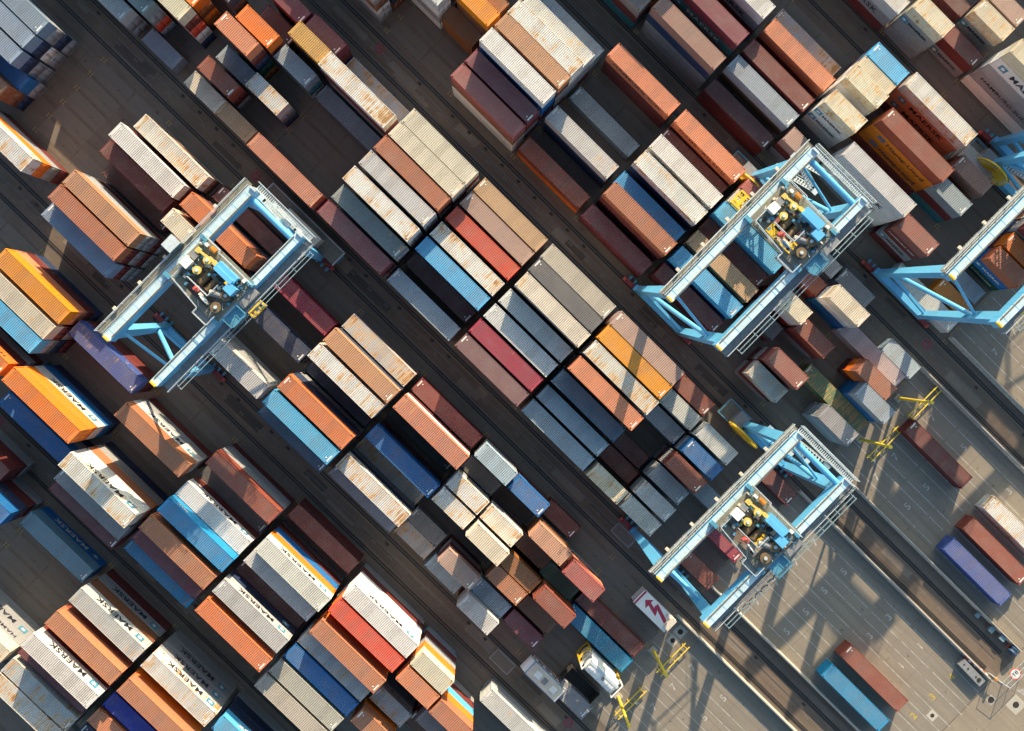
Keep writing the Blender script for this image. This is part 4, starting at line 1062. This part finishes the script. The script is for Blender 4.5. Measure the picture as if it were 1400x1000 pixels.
    for i in range(5):
        y_ = 2.0 + i * 4.4; MB().box((g1 - 1.85, y_, TOP - .1), (.45, .4, .35)).build('floodlight', M_CREAM, T)
    # lower deck and festoon track along the second girder
    w = MB(); w.bb((g2 + .6, ye[0] + .2, TOP - 2.1), (g2 + 1.75, ye[1] + .2, TOP - 2.03)); wo = w.build('cable_deck', M_GREY, T)
    wr = MB(); railing(wr, (g2 + 1.75, ye[0] + .2, TOP - 2.0), (g2 + 1.75, ye[1] + .2, TOP - 2.0)); wr.build('railing', M_GALV, wo)
    f = MB(); f.bar((g2 + 2.25, ye[0] + 1.6, TOP - .9), (g2 + 2.25, ye[1] - .6, TOP - .9), .10); f.bar((g2 + 2.75, ye[0] + 1.6, TOP - .9), (g2 + 2.75, ye[1] - .6, TOP - .9), .09)
    for i in range(9): y_ = ye[0] + 1.7 + (ye[1] - ye[0] - 2.4) * i / 8; f.bar((g2 + 1.7, y_, TOP - 1.2), (g2 + 2.75, y_, TOP - .9), .08)
    f.build('festoon_track', M_STEELB, T)
    # festoon cable loops
    f = MB()
    for i in range(9):
        y_ = 1.0 + i * 1.1
        for a, b2 in (((0, 0), (.3, -.9)), ((.3, -.9), (.8, -.9)), ((.8, -.9), (1.1, 0))): f.bar((g2 + 2.5, y_ + a[0], TOP - 1.0 + a[1]), (g2 + 2.5, y_ + b2[0], TOP - 1.0 + b2[1]), .07)
    f.build('festoon_cable', M_BLACK, T)
    # stairs on the far side
    st_ = MB(); zs = 4.0; x_ = -2.6; dr = 1; yst = span + 1.15
    while zs < TOP - 3:
        x2 = x_ + dr * 4.6; z2 = zs + 3.8
        for o_ in (-.35, .35): st_.bar((x_, yst + o_, zs), (x2, yst + o_, z2), .07, .2)
        for i in range(13): st_.box((x_ + (x2 - x_) * i / 12, yst, zs + (z2 - zs) * i / 12 + .05), (.24, .68, .05))
        for o_ in (-.36, .36): st_.bar((x_, yst + o_, zs + 1.0), (x2, yst + o_, z2 + 1.0), .05)
        st_.box((x2 + dr * .45, yst, z2), (.9, .8, .07)); zs = z2; x_ = x2; dr = -dr
    st_.build('stairway', M_GALV, T)
    if rightkind == 'reel':
        r = MB(); cx, cy, cz, R = -3.6, span - 1.35, 5.2, 2.75
        r.ring((cx, cy, cz), (0, 1, 0), R - .12, R, .22, 44); r.ring((cx, cy, cz), (0, 1, 0), .35, .6, .3, 20)
        for i in range(40):
            t = 2 * PI * i / 40
            for dy in (-.1, .1): r.bar((cx + .5 * math.cos(t), cy + dy, cz + .5 * math.sin(t)), (cx + (R - .08) * math.cos(t), cy + dy, cz + (R - .08) * math.sin(t)), .075)
        ro = r.build('cable_reel', M_YEL, T); MB().ring((cx, cy, cz), (0, 1, 0), .6, 1.35, .1, 28).build('wound_cable', M_ORANGE, ro)
        MB().box((cx, cy + .6, 3.6), (.8, .9, 3.0)).build('reel_stand', M_BLUE2, T)
        p_ = MB().bb((-8.2, span - 1.3, 2.6), (-3.9, span + 1.4, 2.75)).build('side_platform', M_GRATE, T)
        MB().bb((-6.1, span - 1.0, 2.75), (-4.3, span + 1.1, 4.9)).build('electric_house', M_GREY, T)
        r = MB(); railing(r, (-8.2, span - 1.3, 2.75), (-8.2, span + 1.4, 2.75)); railing(r, (-8.2, span + 1.4, 2.75), (-3.9, span + 1.4, 2.75)); railing(r, (-8.2, span - 1.3, 2.75), (-6.2, span - 1.3, 2.75)); r.build('railing', M_BLUE2, p_)
    else:
        p_ = MB().bb((-7.2, span + .5, 3.6), (7.0, span + 3.0, 3.75)).build('side_platform', M_GRATE, T)
        MB().bb((-2.6, span + .75, 3.75), (3.6, span + 2.2, 6.6)).build('electric_house', M_CREAM, T)
        r = MB(); railing(r, (-7.2, span + 3.0, 3.75), (7.0, span + 3.0, 3.75)); railing(r, (-7.2, span + .5, 3.75), (-7.2, span + 3.0, 3.75)); railing(r, (7.0, span + .5, 3.75), (7.0, span + 3.0, 3.75)); r.build('railing', M_GALV, p_)
        r = MB()
        for i in range(9): r.box((4.2 + .3 * i, span + 1.7, 3.6 - .35 * i), (.26, 1.3, .06))
        for o_ in (1.05, 2.35): r.bar((4.1, span + o_, 3.6), (6.8, span + o_, .6), .08, .2)
        r.build('steps', M_BLUE2, T)
    if cab:
        c_ = MB().box((g1 - 2.1, ty, TOP + .4), (1.4, 1.7, 1.9)).build('operator_cabin', M_GLASS, T)
        MB().box((g1 - 2.1, ty, TOP + 1.4), (1.5, 1.8, .08)).build('cabin_roof', M_GALV, c_)
    if ty is not None: trolley(T, g1, g2, ty, TOP)
    return T

def trolley(T, g1, g2, ty, TOP):
    gm = (g1 + g2) / 2; Z = TOP + .35
    def W(x, y, z=0): return (gm + x, ty + y, Z + z)
    d = MB(); hw = (g2 - g1) / 2
    # deck as a frame with openings
    for a, b_ in (((-hw, 2.2), (hw + .2, 3.6)), ((-hw, -3.4), (hw + .4, -2.7)), ((-hw, -2.7), (-1.9, 2.2)), ((2.3, -2.7), (hw + .3, 2.2))): d.bb(W(a[0], a[1], 0), W(b_[0], b_[1], .16))
    d.bb(W(-1.9, .4, 0), W(2.3, .95, .16))
    D = d.build('trolley', M_GRATE, T)
    t = MB()
    for yy in (-3.2, 3.2):
        t.bb(W(-hw - .5, yy - .25, -.35), W(-hw + .55, yy + .25, .3)); t.bb(W(hw - .5, yy - .25, -.35), W(hw + .5, yy + .25, .3))
    t.build('end_carriage', M_BLUE2, D)
    def sheave(x, y, mat, r=.62):
        s = MB(); s.tube(W(x, y, .75), W(x, y, .85), r, 24); s.tube(W(x, y, .95), W(x, y, 1.05), r, 24); s.tube(W(x, y, .3), W(x, y, .95), r * .82, 20)
        s.build('rope_sheave', mat, D); MB().tube(W(x, y, 1.05), W(x, y, 1.22), .22, 12).build('hub', M_GALV, D)
    sheave(-1.55, 1.65, M_SHEAVE, .52); sheave(-1.6, -.1, M_SHEAVE, .52); sheave(3.05, .1, M_BROWN, .66); sheave(3.15, -1.75, M_BROWN, .66)
    a_ = MB(); a_.bar(W(-3.3, 1.75, .9), W(-.4, 2.1, .9), .28, .22); a_.box(W(-.55, 2.05, .8), (.7, .5, .5)); a_.box(W(-3.2, 1.75, .7), (.6, .6, .6)); a_.build('drive_arm', M_SHEAVE, D)
    MB().bb(W(-.3, 1.55, .16), W(2.75, 2.75, 1.5)).build('machine_house', M_BLUE, D)
    MB().bb(W(-.1, 1.5, 1.5), W(2.6, 2.1, 1.75)).build('duct', M_BLUE, D)
    MB().bb(W(2.3, .55, .16), W(3.6, 1.7, 1.7)).build('control_cabinet', M_BLUE, D)
    MB().bb(W(-3.7, -.9, .16), W(-2.6, .35, 1.3)).build('control_cabinet', M_WHITE, D)
    MB().bb(W(-3.6, .5, .16), W(-2.7, 1.3, .9)).build('brake_box', M_GREY, D)
    m_ = MB(); m_.tube(W(1.4, -.9, .6), W(3.0, -.1, .6), .42, 14); m_.build('hoist_motor', M_GREY, D)
    m_ = MB(); m_.tube(W(1.25, -.98, .6), W(1.5, -.85, .6), .34, 12); m_.tube(W(1.6, .0, .5), W(1.9, .3, .5), .28, 12); m_.build('fan_cowl', M_CREAM, D)
    # hoist well: dark drum between white guard rails
    m_ = MB(); m_.tube(W(-.6, -1.2, -.25), W(-.6, 1.3, -.25), .55, 18); m_.tube(W(.7, -1.2, -.35), W(.7, 1.3, -.35), .5, 18); m_.build('hoist_drum', M_BROWN, D)
    MB().bb(W(-1.3, -1.35, -.9), W(1.35, 1.45, -.8)).build('drip_tray', M_BLACK, D)
    r = MB(); railing(r, W(-1.9, -1.45, .16), W(1.5, -1.45, .16)); railing(r, W(1.5, -1.45, .16), W(1.5, .4, .16)); r.build('well_railing', M_GALV, D)
    m_ = MB()
    for i in range(7): m_.box(W(-1.9 + .55 * i, 1.25 - .3 * (i % 3), .3 + .1 * (i % 2)), (.35, .28, .35))
    for i in range(6): m_.box(W(-2.3 + .2 * i, -.9 + .35 * i, .32), (.22, .3, .3 + .1 * (i % 3)))
    m_.build('machinery', M_BROWN, D)
    rg = random.Random(11)
    for mt, nn, nm in ((M_BLUE2, 26, 'valve_block'), (M_CREAM, 16, 'junction_box'), (M_BLACK, 24, 'motor'), (M_STEELB, 26, 'pipework')):
        m_ = MB()
        for i in range(nn):
            x = rg.uniform(-hw + .2, hw); y = rg.uniform(-2.7, 3.0)
            if -1.9 < x < 1.5 and -1.4 < y < .4: continue
            if nm == 'pipework': m_.bar(W(x, y, rg.uniform(.2, .9)), W(x + rg.uniform(-.9, .9), y + rg.uniform(-.9, .9), rg.uniform(.2, .9)), .07)
            else: m_.box(W(x, y, .16 + rg.uniform(.1, .3)), (rg.uniform(.15, .45), rg.uniform(.15, .45), rg.uniform(.25, .7)))
        m_.build(nm, mt, D)
    m_ = MB(); m_.box(W(-.15, -1.85, .55), (.75, .55, .5)); m_.tube(W(-.4, -2.0, .3), W(.1, -1.7, .95), .28, 10); m_.build('hose_reel', M_PINK, D)
    m_ = MB(); m_.ring(W(1.2, -2.15, .1), (.18, 1, 0), .45, .95, .14, 28); m_.build('cable_pulley', M_WHITE, D)
    MB().tube(W(1.2, -2.2, .1), W(1.2, -2.1, .1), .46, 20).build('pulley_web', M_BLUE, D)
    MB().box(W(-2.0, 3.0, .55), (.8, .6, .6)).build('service_crane', M_ORANGE, D); MB().box(W(-3.0, 2.9, .5), (.5, .35, .5)).box(W(3.3, 2.9, .5), (.4, .4, .6)).build('lamp', M_WHITE, D)
    # outer railings
    r = MB(); P = [(-hw - .2, 3.6), (-1.2, 3.6), (-1.2, 3.3), (hw + .4, 3.3)]
    for p, q in zip(P, P[1:]): railing(r, W(p[0], p[1], .16), W(q[0], q[1], .16))
    Q = [(-hw + .7, -.9), (-hw + .7, -2.9), (1.5, -3.4), (1.5, -4.2), (hw - .2, -4.2), (hw - .2, -2.7)]
    for p, q in zip(Q, Q[1:]): railing(r, W(p[0], p[1], -.2), W(q[0], q[1], -.2))
    r.build('railing', M_GALV, D)
    m_ = MB(); m_.bb(W(-hw + .7, -3.3, -.3), W(hw - .3, -2.75, -.22)); m_.bb(W(1.5, -4.2, -.3), W(hw - .2, -3.3, -.22)); m_.build('maintenance_walkway', M_GREY, D)
    # service basket beyond the second girder
    m_ = MB(); x1, x2 = hw + .7, hw + 2.2
    railing(m_, W(x1, -2.3, -.6), W(x2, -2.3, -.6)); railing(m_, W(x2, -2.3, -.6), W(x2, .1, -.6)); railing(m_, W(x1, .1, -.6), W(x2, .1, -.6)); m_.bb(W(x1, -2.3, -.7), W(x2, .1, -.62)); m_.build('service_basket', M_BLUE2, D)
    MB().bb(W(hw + .5, .3, -.7), W(hw + 1.5, 3.0, -.1)).build('cable_tray', M_GREY, D)

def spreader(x, y, z, ztop, label, L=6.0):
    t = thing('container_spreader', label, 'spreader', (x, y, z), 0, 'yellow spreaders hanging under the cranes')
    b_ = MB()
    for sy in (-.45, .45): b_.box((0, sy, .45), (2 * L, .32, .5))
    for sx in (-1, 1): b_.box((sx * (L - .05), 0, .35), (.35, 2.4, .5)); b_.bar((sx * (L - .1), -1.15, .35), (sx * (L - 1.2), -.45, .45), .18); b_.bar((sx * (L - .1), 1.15, .35), (sx * (L - 1.2), .45, .45), .18)
    for sx in (-1, 1):
        b_.box((sx * (L - 1.7), 0, .5), (.3, 2.2, .5)); b_.box((sx * (L - .9), -1.05, .55), (1.9, .25, .7)); b_.box((sx * (L - .9), 1.05, .55), (1.9, .25, .7)); b_.box((sx * (L - .9), 0, .75), (.5, 1.9, .3))
    b_.build('beam', M_YEL, t)
    h = MB(); h.box((0, 0, 1.0), (3.4, 2.0, .7)); h.box((-1.2, 0, 1.5), (.9, 1.6, .5)); h.box((1.2, 0, 1.5), (.9, 1.6, .5)); h.build('head_block', M_YEL, t)
    for sx in (-1, 1):
        for sy in (-1, 1):
            MB().box((sx * L, sy * 1.1, .1), (.3, .3, .35)).build('twist_lock', M_GREY, t)
    r = MB()
    for sx in (-1, 1):
        for sy in (-1, 1): r.tube((sx * 1.2, sy * .7, 1.6), (sx * 1.5, sy * .9, ztop - z), .03, 6); r.tube((sx * 1.4, sy * .6, 1.6), (sx * 1.2, sy * 1.0, ztop - z), .03, 6)
    r.build('hoist_rope', M_BLACK, t)

crane(-30.9, -30.8, -3.0, 4.95, 'pale blue gantry crane on the left over the orange and crimson containers', ty=12.7, rightkind='house', span=22.9, cab=True)
spreader(-31.0, -18.2, 13.2, 24.5, 'yellow spreader under the left crane above the navy container')
crane(14.4, 21.35, -2.25, 6.4, 'pale blue gantry crane in the upper right above the sky blue containers', ty=15.7, span=23.1)
spreader(16.3, 39.2, 9.4, 24.5, 'yellow spreader under the upper right crane near the salmon container')
crane(39.2, -4.4, -3.4, 4.9, 'pale blue gantry crane in the lower right beside the numbered lanes', ty=11.5, span=22.5)
spreader(39.9, 7.1, 20.3, 24.5, 'yellow spreader raised close under the lower right crane', 3.0)
crane(38.1, 48.2, -2.6, 5.9, 'pale blue gantry crane cut off by the right edge of the photo', ty=17.5, span=22.4)
crane(37.0, 74.3, -2.6, 5.9, 'gantry crane standing beyond the upper right corner, its shadow on the lanes', ty=7.5, span=22.4)
